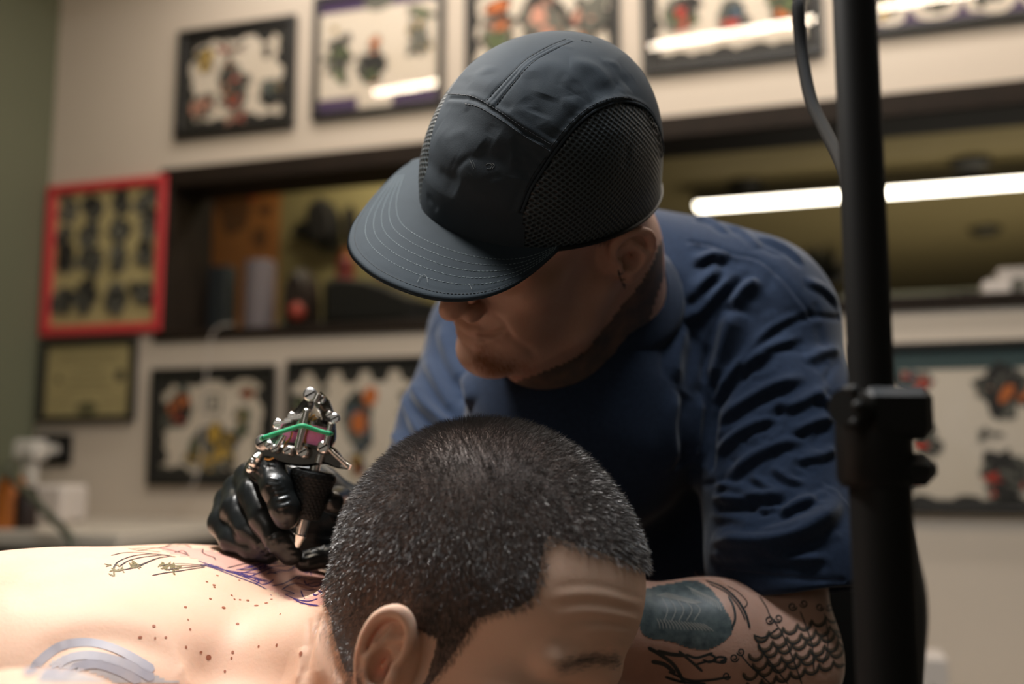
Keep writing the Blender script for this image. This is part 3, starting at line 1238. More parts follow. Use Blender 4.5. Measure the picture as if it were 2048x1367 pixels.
cp = [wp(wall_sz(x, y, n)[0], n, wall_sz(x, y, n)[1]) for x, y, n in ((60, 915, .20), (22, 925, .52), (24, 955, .58), (60, 990, .62), (100, 1032, .66), (130, 1062, .68), (146, 1095, .70), (150, 1200, .70))]
b.tube(catmull(cp, 8), .009, 10)
tag(b.build('power_cable', M['greycable']), 'thick grey cable sagging from the socket over the counter edge', 'cable')
b = MB()
cp = [wp(wall_sz(x, y, n)[0], n, wall_sz(x, y, n)[1]) for x, y, n in ((62, 930, .06), (75, 975, .1), (110, 1010, .12), (160, 1040, .12), (225, 1062, .15))]
b.tube(catmull(cp, 8), .008, 10)
tag(b.build('power_cable', M['white']), 'white cable running down from the adapter to the counter', 'cable')
# thin pale wire coming down from the opening
b = MB()
cp = [wp(wall_sz(x, y, .02)[0], .03, wall_sz(x, y, .02)[1]) for x, y in ((470, 648), (440, 655), (425, 680), (418, 730), (412, 850), (395, 960), (345, 1020), (310, 1090), (300, 1200))]
b.tube(catmull(cp, 8), .0022, 8)
tag(b.build('wire', M['carton']), 'thin pale wire hanging from the opening across the flash sheet', 'cable')

# ------------------------------------------------------------------ bottom right: cabinet with box and plant
s0, z1 = wall_sz(1830, 1302, .2)
s1, _ = wall_sz(1886, 1302, .2)
zt2 = z1 - .16
rt = root('side_cabinet', wp(s1 + .15, .25, FLOOR), 'pale side cabinet against the wall at the lower right', 'cabinet')
b = MB()
b.box(wp(s1 + .1, .25, zt2 - .01), (.9, .4, .02), WAX, bevel=.003)
b.build('cabinet_top', M['counter'], rt, False)
b = MB()
b.box(wp(s1 + .1, .25, (zt2 - .02 + FLOOR) / 2), (.86, .38, zt2 - .02 - FLOOR), WAX, bevel=.003)
b.build('cabinet_body', M['white'], rt, False)
b = MB()
b.box(wp((s0 + s1) / 2 - .02, .22, (zt2 + z1) / 2), (s1 - s0 + .04, .12, z1 - zt2), WAX, bevel=.002)
tag(b.build('carton', M['carton'], None, False), 'pinkish white carton behind the chair at the lower right', 'box')
s, z = wall_sz(1885, 1345, .33)
rt = root('potted_plant', wp(s, .35, zt2), 'small green plant in front of the pinkish carton', 'plant')
b = MB()
b.tube([wp(s, .36, zt2), wp(s, .36, zt2 + .06)], [.03, .04], 20)
b.build('pot', M['brown'], rt)
b = MB()
M['leaf2'] = mat('green_leaf', L_(84, 84, 52), .5)
for i in range(70):
    a_ = RNG.uniform(0, 6.28)
    e_ = RNG.uniform(.1, 1.3)
    d = A(math.cos(a_) * math.cos(e_), math.sin(a_) * math.cos(e_), math.sin(e_))
    c = wp(s, .36, zt2 + .05)
    L = .09 * RNG.uniform(.6, 1.0)
    sd = np.cross(d, [0, 0, 1.0])
    sd = sd / np.linalg.norm(sd) * .008
    b.add([c, c + d * L * .5 + sd, c + d * L, c + d * L * .5 - sd, c + d * L * .5 + np.cross(sd, d) * .3], [(0, 1, 4), (1, 2, 4), (2, 3, 4), (3, 0, 4)])
b.build('foliage', M['leaf2'], rt)

# ================================================================== HEADS (shared anatomy)
def head_sdf(q, neckless=True):
    """q: points in head coordinates (f forward, l to the person's left, u up), metres, origin between the ears"""
    d = ell(q, (-.005, 0, .052), (.096, .078, .088))
    d = smin(d, ell(q, (-.040, 0, .035), (.06, .068, .065)), .02)
    d = smin(d, ell(q, (.045, 0, .05), (.052, .062, .058)), .02)
    d = smin(d, ell(q, (.03, 0, -.03), (.066, .06, .07)), .025)
    for s in (-1, 1):
        d = smin(d, cap(q, (-.002, s * .056, -.04), (.02, s * .05, -.075), .018, .018), .02)
        d = smin(d, cap(q, (.02, s * .048, -.078), (.075, s * .012, -.1), .017, .018), .018)
        d = smin(d, ell(q, (.064, s * .045, -.014), (.024, .018, .018)), .018)
        d = smin(d, ell(q, (.06, s * .034, -.05), (.026, .02, .03)), .02)
    d = smin(d, ell(q, (.084, 0, -.1), (.017, .022, .016)), .012)
    # mouth mound
    d = smin(d, ell(q, (.074, 0, -.066), (.026, .03, .024)), .014)
    for s in (-1, 1):
        d = smax(d, -ell(q, (.104, s * .031, .003), (.02, .019, .012)), .014)
    for s in (-1, 1):
        d = smin(d, cap(q, (.09, s * .008, .021), (.074, s * .046, .023), .009, .008), .010)
        d = smin(d, ell(q, (.074, s * .031, .0), (.0135, .0155, .0125)), .004)
    # nose
    d = smin(d, cap(q, (.088, 0, .014), (.113, 0, -.026), .008, .009), .008)
    d = smin(d, ell(q, (.116, 0, -.031), (.0125, .0105, .0105)), .005)
    for s in (-1, 1):
        d = smin(d, ell(q, (.104, s * .013, -.036), (.0115, .0065, .008)), .004)
        d = smax(d, -ell(q, (.109, s * .0065, -.044), (.005, .0028, .005)), .002)
    # lips
    for zz, rr, ff in ((-.0615, .0048, .0965), (-.073, .0062, .094)):
        d = smin(d, chain(q, [(ff - .012, -.023, -.067), (ff, -.01, zz), (ff + .001, 0, zz), (ff, .01, zz), (ff - .012, .023, -.067)],
                          [.002, rr, rr, rr, .002], .003), .004)
    d = smax(d, -chain(q, [(.088, -.026, -.0675), (.1015, -.01, -.0665), (.103, 0, -.067), (.1015, .01, -.0665), (.088, .026, -.0675)],
                       [.0006, .0015, .0017, .0015, .0006], .001), .002)
    return d


def ear_sdf(q, s, ka=1.0, kb=1.0, out=.5, rot=.12, zz=-.004, ff=-.006):
    """ear on side s (+1 left); q in head coordinates"""
    o = np.array((ff, s * .0765, zz), np.float32)
    # local: a forward, b up, c outward
    p = q - o
    ca, sa = math.cos(rot), math.sin(rot)
    a = p[:, 0] * ca + p[:, 2] * sa
    b = -p[:, 0] * sa + p[:, 2] * ca
    c = p[:, 1] * s
    c = c - np.clip(.012 - a, 0, .05) * out      # the rear edge stands away from the skull
    full = np.linalg.norm(p, axis=1) - .036
    near = full < .03
    if not near.any():
        return full
    e = np.stack([a / ka, b / kb, c], 1)[near]
    plate = ell(e, (-.003, .006, -.001), (.018, .026, .0035))
    d = smin(plate, ell(e, (-.001, -.021, .001), (.0085, .011, .0045)), .006)
    rim = [(.006, .0, .003), (.012, .006, .004), (.0135, .016, .004), (.010, .026, .004), (.001, .032, .005), (-.009, .0305, .005), (-.0175, .023, .005),
           (-.0205, .011, .005), (-.019, -.003, .004), (-.0135, -.014, .003), (-.008, -.022, .002)]
    rs_ = np.array([.002, .0026, .0034, .0040, .0043, .0043, .0041, .0037, .0032, .0029, .0028])
    n5 = 5
    rim = catmull(rim, n5)
    rs_ = np.interp(np.arange(len(rim)) / n5, np.arange(11), rs_)
    d = smin(d, chain(e, rim, rs_, .001), .0022)
    anti = [(.006, .018, .002), (-.003, .0155, .003), (-.010, .009, .004), (-.0125, 0, .0045), (-.010, -.009, .004), (-.004, -.0145, .004), (.001, -.015, .004)]
    d = smin(d, chain(e, anti, [.002, .0026, .003, .0032, .003, .0026, .0026], .002), .003)
    d = smin(d, chain(e, [(-.008, .012, .003), (-.004, .021, .002), (0, .025, .001)], [.0025, .0022, .0012], .002), .003)
    d = smin(d, ell(e, (.0105, -.0055, .003), (.005, .007, .004)), .004)
    # root joining it to the head
    d = smin(d, ell(e, (.006, .0, -.009), (.012, .024, .008)), .005)
    d = smax(d, -ell(e, (-.0015, -.002, .003), (.008, .0105, .0075)), .002)
    d = smax(d, -ell(e, (.003, -.004, -.004), (.004, .006, .007)), .002)
    full[near] = d * min(ka, kb)
    return full


class Pose:
    def __init__(s, o, F, L, U, k=1.0):
        s.o = np.asarray(o, np.float32)
        s.M = np.stack([F, L, U], 1).astype(np.float32)
        s.k = k

    def loc(s, p):
        return ((p - s.o) @ s.M / s.k).astype(np.float32)

    def w(s, f, l, u):
        return s.o + s.M @ np.array([f, l, u], np.float32) * s.k


def person_mesh(name, fn, xs, ys, zs, m, parent, sculpt=None, it=1, w=.4):
    V, F = nets(fn, xs, ys, zs)
    V = relax(V, F, it, w)
    T = bvh(V, F)
    if sculpt:
        N = vnormals(V, F)
        V = sculpt(V, N, T, F)
    return V, F


# ================================================================== THE CLIENT
def frame_from(Fv, Uv):
    Fv = np.array(Fv, float)
    Fv /= np.linalg.norm(Fv)
    Lv = np.cross(Uv, Fv)
    Lv /= np.linalg.norm(Lv)
    return Fv, Lv, np.cross(Fv, Lv)


_F, _L, _U = frame_from((.84, -.43, -.33), (.30, .03, .95))
CK = 1.045
CP = Pose(P(787, 1288, .610) - np.stack([_F, _L, _U], 1) @ A(-.006, -.0765, -.004) * CK, _F, _L, _U, CK)
N0 = P(640, 1330, .69)


def client_sdf(p):
    q = CP.loc(p)
    d = head_sdf(q) * CP.k
    d = smin(d, ear_sdf(q, -1, .65, .92, .42, .0, -.014, -.003) * CP.k, .003)
    d = smin(d, ear_sdf(q, 1, .65, .92, .42, .0, -.014, -.003) * CP.k, .003)
    # neck: from the skull base down into the trapezius
    nk = chain(p, [CP.w(-.03, 0, -.0), CP.w(-.062, 0, -.055), (-.15, .73, -.20)], [.058, .058, .07], .03)
    nk = smin(nk, cap(p, CP.w(.03, 0, -.06), (-.10, .69, -.22), .045, .06), .03)
    d = smin(d, nk, .022)
    # torso
    t = ell(p, (-.30, .80, -.235), (.22, .215, .168))
    t = smin(t, ell(p, (-.45, .80, -.245), (.25, .21, .145)), .05)
    t = smin(t, ell(p, (-.62, .80, -.245), (.3, .185, .13)), .06)
    t = smin(t, ell(p, (-.345, .72, -.145), (.16, .115, .083)), .035)       # near shoulder blade
    t = smin(t, ell(p, (-.28, .93, -.165), (.15, .10, .09)), .035)         # far shoulder blade
    t = smin(t, ell(p, (-.24, .825, -.150), (.15, .11, .0785)), .03)
    # trapezius and the two shoulders
    t = smin(t, chain(p, [(-.15, .72, -.178), (-.170, .61, -.236), (-.235, .52, -.185)], [.053, .05, .055], .03), .035)
    t = smin(t, cap(p, (-.15, .74, -.17), (-.20, .98, -.19), .055, .06), .04)
    t = smin(t, ell(p, (-.225, .475, -.165), (.075, .07, .072)), .035)
    t = smin(t, ell(p, (-.19, 1.03, -.2), (.07, .07, .07)), .035)
    t = smax(t, -ell(p, (-.140, .575, -.120), (.055, .055, .045)), .05)
    d = smin(d, t, .035)
    # arms hanging over the edge of the bench
    a = chain(p, [(-.215, .47, -.19), (-.13, .40, -.40), (.06, .47, -.37), (.13, .52, -.362)], [.058, .046, .036, .03], .02)
    a = smin(a, ell(p, (.19, .56, -.372), (.055, .04, .02)), .02)
    a = smin(a, chain(p, [(-.18, 1.04, -.22), (-.05, 1.08, -.42), (.12, .98, -.37), (.18, .93, -.362)], [.058, .046, .036, .03], .02), .02)
    a = smin(a, ell(p, (.235, .89, -.372), (.055, .04, .02)), .02)
    d = smin(d, a, .03)
    return d


CL_ROOT = root('person', (-.45, .8, -.40), 'shirtless client with short dark hair leaning over the bench, head turned right', 'person')
XS = axis(-.98, .33, .006, .00138, -.17, .12)
YS = axis(.33, 1.17, .006, .0014, .50, .66)
ZS = axis(-.49, .10, .005, .00138, -.17, .08)


def client_sculpt(V, N, T, F):
    def S(line, amp, rad, **k):
        stroke(V, N, T, line, amp, rad, **k)
    # frown lines across the forehead
    S([(1100, 1178), (1150, 1170), (1200, 1172), (1260, 1190), (1300, 1200)], -0.000442, .0028)
    S([(1098, 1196), (1160, 1186), (1220, 1190), (1290, 1210)], 0.000403, .003)
    S([(1095, 1212), (1150, 1205), (1210, 1208), (1290, 1228)], -0.000526, .0028)
    S([(1110, 1232), (1170, 1224), (1240, 1232), (1290, 1246)], 0.000442, .003)
    S([(1120, 1250), (1180, 1240), (1240, 1248), (1292, 1262)], -0.000643, .003)
    S([(1150, 1268), (1200, 1258), (1250, 1266), (1295, 1284)], 0.000566, .004)
    S([(1180, 1282), (1215, 1272), (1250, 1278), (1272, 1298), (1282, 1325)], -0.000643, .003)
    S([(1130, 1312), (1180, 1296), (1225, 1292), (1262, 1304)], 0.001209, .008)
    # folds at the side of the neck
    S([(640, 1225), (628, 1270), (615, 1320), (606, 1367)], -.0030, .0028)
    S([(618, 1235), (612, 1290), (600, 1367)], -.0020, .0022)
    S([(650, 1215), (650, 1270), (668, 1330), (690, 1367)], -.0034, .0035)
    S([(634, 1240), (636, 1300), (640, 1367)], .0022, .005)
    S([(606, 1290), (596, 1367)], .0016, .005)
    S([(660, 1230), (690, 1310), (700, 1367)], .0016, .006)
    # spine furrow and shoulder blade edges
    S([(260, 1112), (380, 1122), (500, 1160), (600, 1200), (645, 1222)], -.002, .014, taper=True)
    S([(20, 1200), (140, 1170), (260, 1150)], -.0022, .012)
    S([(0, 1165), (140, 1130), (240, 1120)], .002, .012)
    S([(60, 1350), (110, 1300), (190, 1275), (290, 1290), (360, 1340)], -.0028, .010)
    # hollow above the collar bone
    S([(380, 1367), (440, 1345), (520, 1350), (590, 1367)], -.008, .022)
    return V


V, F = person_mesh('body', client_sdf, XS, YS, ZS, None, None, client_sculpt)
CT = bvh(V, F)
CV, CFc = V, F

# -- cropped hair: single strands rooted on the scalp
M['hair'] = mat('dark_hair', L_(46, 42, 40), .3, spec=.75, noise=(900, L_(108, 103, 100), .5))
M['scalp'] = mat('stubbled_scalp', L_(112, 92, 82), .5, sss=.1)
q = CP.loc(V)
N = vnormals(V, F)
fN = V[F].mean(1)
area = np.linalg.norm(np.cross(V[F[:, 2]] - V[F[:, 0]], V[F[:, 3]] - V[F[:, 1]]), axis=1) / 2


def scalp_mask(q, grow=0.0):
    f, l, u = q[:, 0], np.abs(q[:, 1]), q[:, 2]
    fmax = np.interp(u, [-.03, -.02, .009, .028, .035, .045, .051, .065, .080], [.016, .020, .030, .036, .045, .058, .0615, .0600, .055]) + grow
    top = u > .0845 - grow - .06 * np.clip(l - .035, 0, 1)
    hair = (u > .008) & (f < fmax)
    hair |= top & (u > .06)
    hair |= (u > -.035) & (f > .014) & (f < fmax) & (l > .045)            # sideburn
    hair |= (u > -.050 - grow + .25 * np.clip(f + .09, 0, 1)) & (f < -.026) & (f > -.066 + 1.1 * np.clip(-.012 - u, 0, 1) - 3 * np.clip(u + .012, 0, 1) - grow)
    return hair


qf = CP.loc(fN)
msk = scalp_mask(qf) & (qf[:, 0] > -.14) & (qf[:, 2] < .2)
# not on the ears
msk &= ~((np.abs(qf[:, 1]) > .0785) & (qf[:, 0] > -.034) & (qf[:, 0] < .016) & (qf[:, 2] < .022))
msk &= ~((np.abs(qf[:, 1]) > .066) & (qf[:, 0] > -.016) & (qf[:, 0] < .010) & (qf[:, 2] < .004))
raw_mesh('body', V, F, [M['skin'], M['scalp']], (msk & scalp_mask(qf, -.003)).astype(np.int32), parent=CL_ROOT)
fi = np.nonzero(msk)[0]
pr = area[fi] / area[fi].sum()
NS = 125000
pick = RNG.choice(fi, NS, p=pr)
w4 = RNG.dirichlet(np.ones(4), NS)
Proot = (V[F[pick]] * w4[:, :, None]).sum(1)
Nr = N[F[pick]].mean(1)
Nr /= np.linalg.norm(Nr, axis=1)[:, None]
ql = CP.loc(Proot)
keep = scalp_mask(ql + RNG.normal(0, .0022, ql.shape).astype(np.float32))
Proot, Nr, ql, pick = Proot[keep], Nr[keep], ql[keep], pick[keep]
NS = len(ql)
whorl = CP.loc(P(880, 905, .60)[None])[0]
flow = ql - np.array([-.06, .01, .125], np.float32)        # strands lean away from the crown whorl
flow = flow @ CP.M.T
flow -= Nr * (flow * Nr).sum(1)[:, None]
flow /= np.linalg.norm(flow, axis=1)[:, None] + 1e-9
jit = RNG.normal(0, .33, (NS, 3))
tw = np.clip((ql[:, 2] - .03) / .09, 0, 1)
low = np.clip((.03 - ql[:, 2]) / .05, 0, 1)
ln = (.0052 + .0035 * tw) * RNG.uniform(.6, 1.1, NS) * (1 - .55 * low)
D1 = Nr * 1.0 + flow * (.55 + .6 * low)[:, None] + jit
D1 /= np.linalg.norm(D1, axis=1)[:, None]
D2 = D1 + flow * .5
D2 /= np.linalg.norm(D2, axis=1)[:, None]
sdv = np.cross(D1, RNG.normal(0, 1, (NS, 3)))
sdv /= np.linalg.norm(sdv, axis=1)[:, None]
wd = .00012
b0 = Proot - Nr * .0004
mid = b0 + D1 * (ln * .55)[:, None]
tip = mid + D2 * (ln * .45)[:, None]
HV = np.stack([b0 - sdv * wd, b0 + sdv * wd, mid + sdv * wd * .8, mid - sdv * wd * .8, tip + sdv * wd * .25, tip - sdv * wd * .25], 1).reshape(-1, 3)
k = np.arange(NS)[:, None] * 6
HF = np.concatenate([k + np.array([[0, 1, 2, 3]]), k + np.array([[3, 2, 4, 5]])])
o = raw_mesh('hair', HV, HF, M['hair'], parent=CL_ROOT)
o['kind'] = 'stuff'
o['label'] = 'cropped dark hair flecked with grey'
# eyebrow and the fine hair on the neck
def strands_along(T, line, n, spread, length, dirpx, name, parent, m, wd=.00008, seed=1):
    rg = np.random.default_rng(seed)
    L = catmull(line, 10)
    vs, fs, kk = [], [], 0
    for _ in range(n):
        c = L[rg.integers(len(L))] + rg.normal(0, 1, 2) * spread
        h, nn = shoot(T, c[0], c[1])
        if h is None:
            continue
        h2, _n = shoot(T, c[0] + dirpx[0] * rg.uniform(.5, 1.5), c[1] + dirpx[1] * rg.uniform(.5, 1.5))
        if h2 is None or np.linalg.norm(h2 - h) > .02:
            continue
        d = h2 - h
        d = d / (np.linalg.norm(d) + 1e-9) + nn * .35 + rg.normal(0, .15, 3)
        d /= np.linalg.norm(d)
        s = np.cross(d, nn)
        s = s / (np.linalg.norm(s) + 1e-9) * wd
        l_ = length * rg.uniform(.6, 1.2)
        vs += [h - s, h + s, h + d * l_]
        fs.append((kk, kk + 1, kk + 2))
        kk += 3
    o = raw_mesh(name, np.array(vs), np.array(fs), m, parent=parent)
    o['kind'] = 'stuff'
    return o


strands_along(CT, [(1120, 1338), (1160, 1322), (1200, 1318), (1240, 1326), (1268, 1342)], 800, 8, .006, (14, -5), 'eyebrow', CL_ROOT, M['hair'])
strands_along(CT, [(660, 1240), (680, 1290), (700, 1340), (712, 1367)], 1500, 13, .005, (-4, 12), 'nape_hair', CL_ROOT, M['hair'], .00005, 2)

# -- ink on the back

M['ink_violet'] = mat('violet_ink', L_(62, 44, 104), .5)
M['ink_dark'] = mat('dark_ink', L_(44, 38, 44), .5)
M['ink_olive'] = mat('olive_ink', L_(112, 100, 66), .5)
M['ink_wash'] = mat('grey_ink_wash', L_(160, 158, 162), .5, noise=(40, L_(196, 180, 172), .6))
M['redskin'] = mat('reddened_skin', L_(216, 164, 148), .5, noise=(30, L_(204, 148, 136), .8))
M['mole'] = mat('freckle', L_(150, 88, 62), .6)


def Z1(l):   # from the zoom 0..700 x 1050..1367 (scale 2048/700)
    return [(x / 2.9257, 1050 + y / 2.9257) for x, y in l]


hatch = []
rg = np.random.default_rng(3)
dark_lines = [Z1(l) for l in (
    [(650, 178), (720, 162), (820, 160), (930, 172), (1030, 186)], [(760, 140), (860, 132), (960, 138), (1060, 162), (1110, 180)],
    [(745, 135), (800, 145), (870, 150), (940, 158)], [(800, 150), (880, 138), (960, 128), (1060, 118)],
    [(960, 128), (1010, 112), (1080, 116), (1120, 130)], [(1020, 160), (1070, 150), (1100, 172)],
    [(1190, 138), (1185, 158), (1210, 175), (1250, 188), (1262, 205)], [(1230, 140), (1275, 150), (1300, 160)],
    [(660, 255), (690, 215), (760, 185), (830, 172), (900, 168), (1000, 178)], [(700, 240), (760, 205), (850, 185), (950, 175)],
    [(720, 262), (800, 245), (870, 215), (930, 192), (990, 184)], [(760, 240), (830, 228), (900, 200), (960, 184)],
    [(940, 240), (1000, 228), (1080, 226), (1160, 232), (1230, 240)], [(890, 294), (960, 280), (1050, 268), (1130, 255), (1200, 246)],
    [(960, 262), (1050, 252), (1130, 244), (1210, 238)], [(990, 240), (1080, 236), (1170, 240)],
    [(1330, 250), (1380, 238), (1450, 222), (1520, 214)], [(1400, 262), (1440, 262), (1500, 250)])]
violet = [Z1(l) for l in (
    [(1160, 210), (1230, 232), (1310, 262), (1400, 292), (1470, 318), (1530, 345)],
    [(1170, 228), (1250, 252), (1340, 285), (1430, 318), (1500, 345), (1560, 375)],
    [(1240, 240), (1320, 262), (1400, 275), (1500, 282)], [(1380, 262), (1450, 250), (1520, 225), (1580, 215)],
    [(1400, 285), (1480, 262), (1560, 232), (1620, 222)], [(1460, 300), (1540, 270), (1600, 245), (1680, 238)],
    [(1500, 262), (1560, 250), (1640, 262), (1700, 270)], [(1560, 222), (1620, 215), (1680, 225), (1720, 245), (1690, 262)],
    [(1480, 330), (1500, 318), (1515, 330), (1500, 342), (1484, 335)], [(1530, 348), (1570, 340), (1602, 318)],
    [(1590, 355), (1650, 345), (1700, 322), (1740, 300), (1770, 296)], [(1760, 250), (1790, 280), (1810, 268), (1822, 296)],
    [(1650, 378), (1690, 352), (1740, 340), (1790, 352), (1810, 340)], [(1660, 380), (1700, 392), (1720, 402), (1665, 404)],
    [(1665, 404), (1710, 425), (1760, 440), (1810, 444), (1860, 430)], [(1700, 420), (1760, 452), (1820, 465), (1865, 470)],
    [(1760, 380), (1770, 410), (1785, 430)], [(1780, 320), (1790, 345), (1830, 360), (1870, 350), (1900, 330)],
    [(1800, 320), (1850, 318), (1910, 322)], [(1810, 345), (1850, 335), (1900, 340)], [(1870, 340), (1885, 365), (1870, 385), (1890, 395)],
    [(1760, 372), (1800, 382), (1840, 378), (1880, 388)], [(1735, 318), (1760, 305), (1800, 312)],
    [(1830, 395), (1845, 410), (1870, 400)], [(1580, 405), (1590, 412)])]
for i in range(26):
    x0 = rg.uniform(1180, 1500)
    y0 = 225 + (x0 - 1180) * .28
    violet.append((Z1([(x0, y0 + rg.uniform(-10, 8)), (x0 + 40, y0 + rg.uniform(-2, 18)), (x0 + 90, y0 + rg.uniform(12, 34))]), .0007))
for i in range(30):
    x0 = rg.uniform(1420, 1680)
    y0 = 262 - abs(x0 - 1560) * .1 + rg.uniform(-34, 30)
    violet.append((Z1([(x0, y0), (x0 + 25, y0 - 8), (x0 + 60, y0 - 4)]), .0007))
v, f = patch(CT, Z1([(900, 118), (1040, 112), (1160, 128), (1300, 155), (1500, 200), (1700, 240), (1900, 290), (1890, 470), (1700, 448), (1560, 372), (1400, 300), (1250, 240), (1100, 192), (980, 168)]), 4, .00012)
b = MB()
b.add(v, f)
o = b.build('reddened_skin', M['redskin'], CL_ROOT)
o['label'] = 'reddened skin around the fresh tattoo'
v1, f1 = ribbons(CT, dark_lines, .0011, step=2.0)
v2, f2 = ribbons(CT, violet, .0011, step=2.0)
b = MB()
b.add(v1, f1)
o = b.build('back_tattoo', M['ink_dark'], CL_ROOT)
o['label'] = 'freshly inked dark outlines on the back'
b = MB()
b.add(v2, f2)
o = b.build('back_tattoo', M['ink_violet'], CL_ROOT)
o['label'] = 'violet stencil and ink lines on the back'
b = MB()
for poly in ([(1000, 232), (1030, 218), (1060, 236), (1040, 262), (1010, 262), (985, 246)], [(945, 236), (975, 232), (985, 252), (955, 256)],
             [(640, 258), (660, 235), (700, 232), (740, 245), (700, 270), (660, 282)], [(730, 240), (760, 215), (810, 215), (830, 225), (780, 245)]):
    lines = []
    pp = np.array(poly, float)
    for _ in range(16):
        c = pp.mean(0) + rg.normal(0, 1, 2) * (pp.max(0) - pp.min(0)) * .25
        lines.append(Z1([tuple(c), tuple(c + rg.normal(0, 12, 2)), tuple(c + rg.normal(0, 14, 2))]))
    v3, f3 = ribbons(CT, lines, .0013, step=2.0)
    b.add(v3, f3)
o = b.build('back_tattoo', M['ink_olive'], CL_ROOT)
o['label'] = 'olive shaded claws at the ends of the tattoo'
# grey shoulder tattoo
b = MB()
v, f = patch(CT, Z1([(200, 927), (240, 850), (330, 770), (470, 735), (560, 738), (680, 765), (780, 800), (880, 850), (960, 890), (1060, 927)]), 5)
b.add(v, f)
o = b.build('shoulder_tattoo', M['ink_wash'], CL_ROOT)
o['label'] = 'faded grey tattoo over the near shoulder'
b = MB()
lines = [Z1([(160, 880), (240, 790), (340, 715), (440, 688), (560, 690), (680, 725), (790, 780), (900, 850)]),
         Z1([(250, 900), (360, 800), (470, 762), (600, 770), (760, 820), (900, 900)]), Z1([(320, 910), (420, 840), (560, 810), (700, 850), (820, 915)])]
v, f = ribbons(CT, lines, .006, .0004, 4)
b.add(v, f)
M['ink_blue'] = mat('blue_grey_ink', L_(142, 142, 156), .5, noise=(50, L_(176, 166, 166), .6))
o = b.build('shoulder_tattoo_band', M['ink_blue'], CL_ROOT)
# freckles
b = MB()
fr_ = Z1([(1252, 350), (1254, 362), (1355, 410), (1230, 430), (1372, 432), (1404, 436), (1308, 482), (1558, 455), (1588, 433), (1272, 294), (1400, 322),
          (1175, 742), (1220, 772), (1362, 742), (1355, 776), (1514, 708), (1112, 608), (1100, 552), (820, 655), (900, 590), (908, 660), (1085, 478),
          (1450, 440), (1500, 470), (1390, 576), (1316, 853), (1760, 750), (1088, 712), (1620, 700), (1640, 520), (1210, 330), (970, 655)])
for i, c in enumerate(fr_):
    r = (.0007 + .0006 * rg.random()) * (1.5 if i in (12, 26) else 1)
    h, nn = shoot(CT, *c)
    if h is None:
        continue
    u = np.cross(nn, [0, 0, 1.0]); u /= np.linalg.norm(u); w_ = np.cross(nn, u)
    a_ = np.arange(8) / 8 * 6.2832
    b.add(h + nn * .0003 + r * (np.cos(a_)[:, None] * u * rg.uniform(.7, 1.5) + np.sin(a_)[:, None] * w_), [tuple(range(8))])
o = b.build('freckles', M['mole'], CL_ROOT)
o['kind'] = 'stuff'

# ================================================================== THE TATTOOIST
AO = np.array([.027, .801, .201])
_F, _L, _U = frame_from((-.662, -.526, -.532), (-.006, -.705, .705))
TP = Pose(AO, _F, _L, _U, .955)
ELB, SHO = A(.219, .845, -.157), A(.245, .98, .12)


def tattooist_sdf(p):
    q = TP.loc(p)
    d = head_sdf(q) * TP.k
    d = smin(d, ear_sdf(q, 1, .9, .98, .5, -.3, -.008) * TP.k, .003)
    d = smin(d, ear_sdf(q, -1, .9, .98, .5, -.3, -.008) * TP.k, .003)
    nk = chain(p, [TP.w(-.03, 0, -.01), TP.w(-.055, 0, -.06), (.10, .98, .10)], [.060, .064, .07], .03)
    nk = smin(nk, cap(p, TP.w(.035, 0, -.075), (.07, .94, .08), .045, .055), .03)
    d = smin(d, nk, .02)
    # trunk under the shirt
    t = smin(ell(p, (.10, 1.10, -.02), (.17, .10, .14)), ell(p, (.17, 1.20, -.30), (.16, .11, .2)), .06)
    d = smin(d, t, .03)
    # left arm: upper arm hangs, forearm comes towards the client's neck
    a = cap(p, SHO, ELB, .048, .044)
    a = smin(a, ell(p, ELB + A(.0, .002, .0), (.044, .044, .048)), .02)
    a = smin(a, chain(p, [ELB, (.16, .825, -.142), (.075, .818, -.130), (.03, .815, -.122)], [.043, .0475, .038, .029], .02), .025)
    d = smin(d, a, .02)
    # right arm
    a = chain(p, [(-.03, 1.13, .14), (-.080, 1.0, -.038), (-.112, .90, -.046), (-.125, .865, -.052)], [.05, .038, .034, .028], .02)
    d = smin(d, a, .02)
    return d


TR = root('person', (.17, 1.2, FLOOR), 'tattooist in navy t-shirt and dark cap bending over the client with gloved hands', 'person')


def tat_sculpt(V, N, T, F):
    def S(line, amp, rad, **k):
        stroke(V, N, T, line, amp, rad, **k)
    S([(1000, 650), (1030, 680), (1058, 700), (1075, 725)], -.0015, .004)
    S([(985, 622), (1010, 650), (1022, 680)], -.0012, .003)
    S([(944, 669), (965, 671), (990, 667), (1012, 660)], -.0030, .0020)
    S([(946, 678), (970, 682), (995, 677)], .0012, .003)
    S([(950, 690), (975, 694), (1000, 690)], -.0014, .004)
    S([(1040, 735), (1100, 715), (1180, 668)], .0012, .006)
    return V


AX = axis(-.20, .36, .0042, .0019, -.10, .11)
AY = axis(.60, 1.36, .0045, .0019, .64, .86)
AZ = axis(-.52, .36, .0042, .0019, .06, .30)
TV, TF = person_mesh('body', tattooist_sdf, AX, AY, AZ, None, None, tat_sculpt)
TT = bvh(TV, TF)
raw_mesh('body', TV, TF, M['skin2'], parent=TR)

# ---- arm tattoos
M['ink_arm'] = mat('old_black_ink', L_(44, 50, 50), .45)
M['ink_arm_fill'] = mat('old_black_ink_fill', L_(48, 60, 64), .45, noise=(160, L_(92, 104, 104), .45))
M['ink_soft'] = mat('faded_ink_shade', L_(104, 84, 68), .5)


def Z2(l):   # zoom 1200..1900 x 1000..1367 (scale 2.9257)
    return [(1200 + x / 2.9257, 1000 + y / 2.9257) for x, y in l]


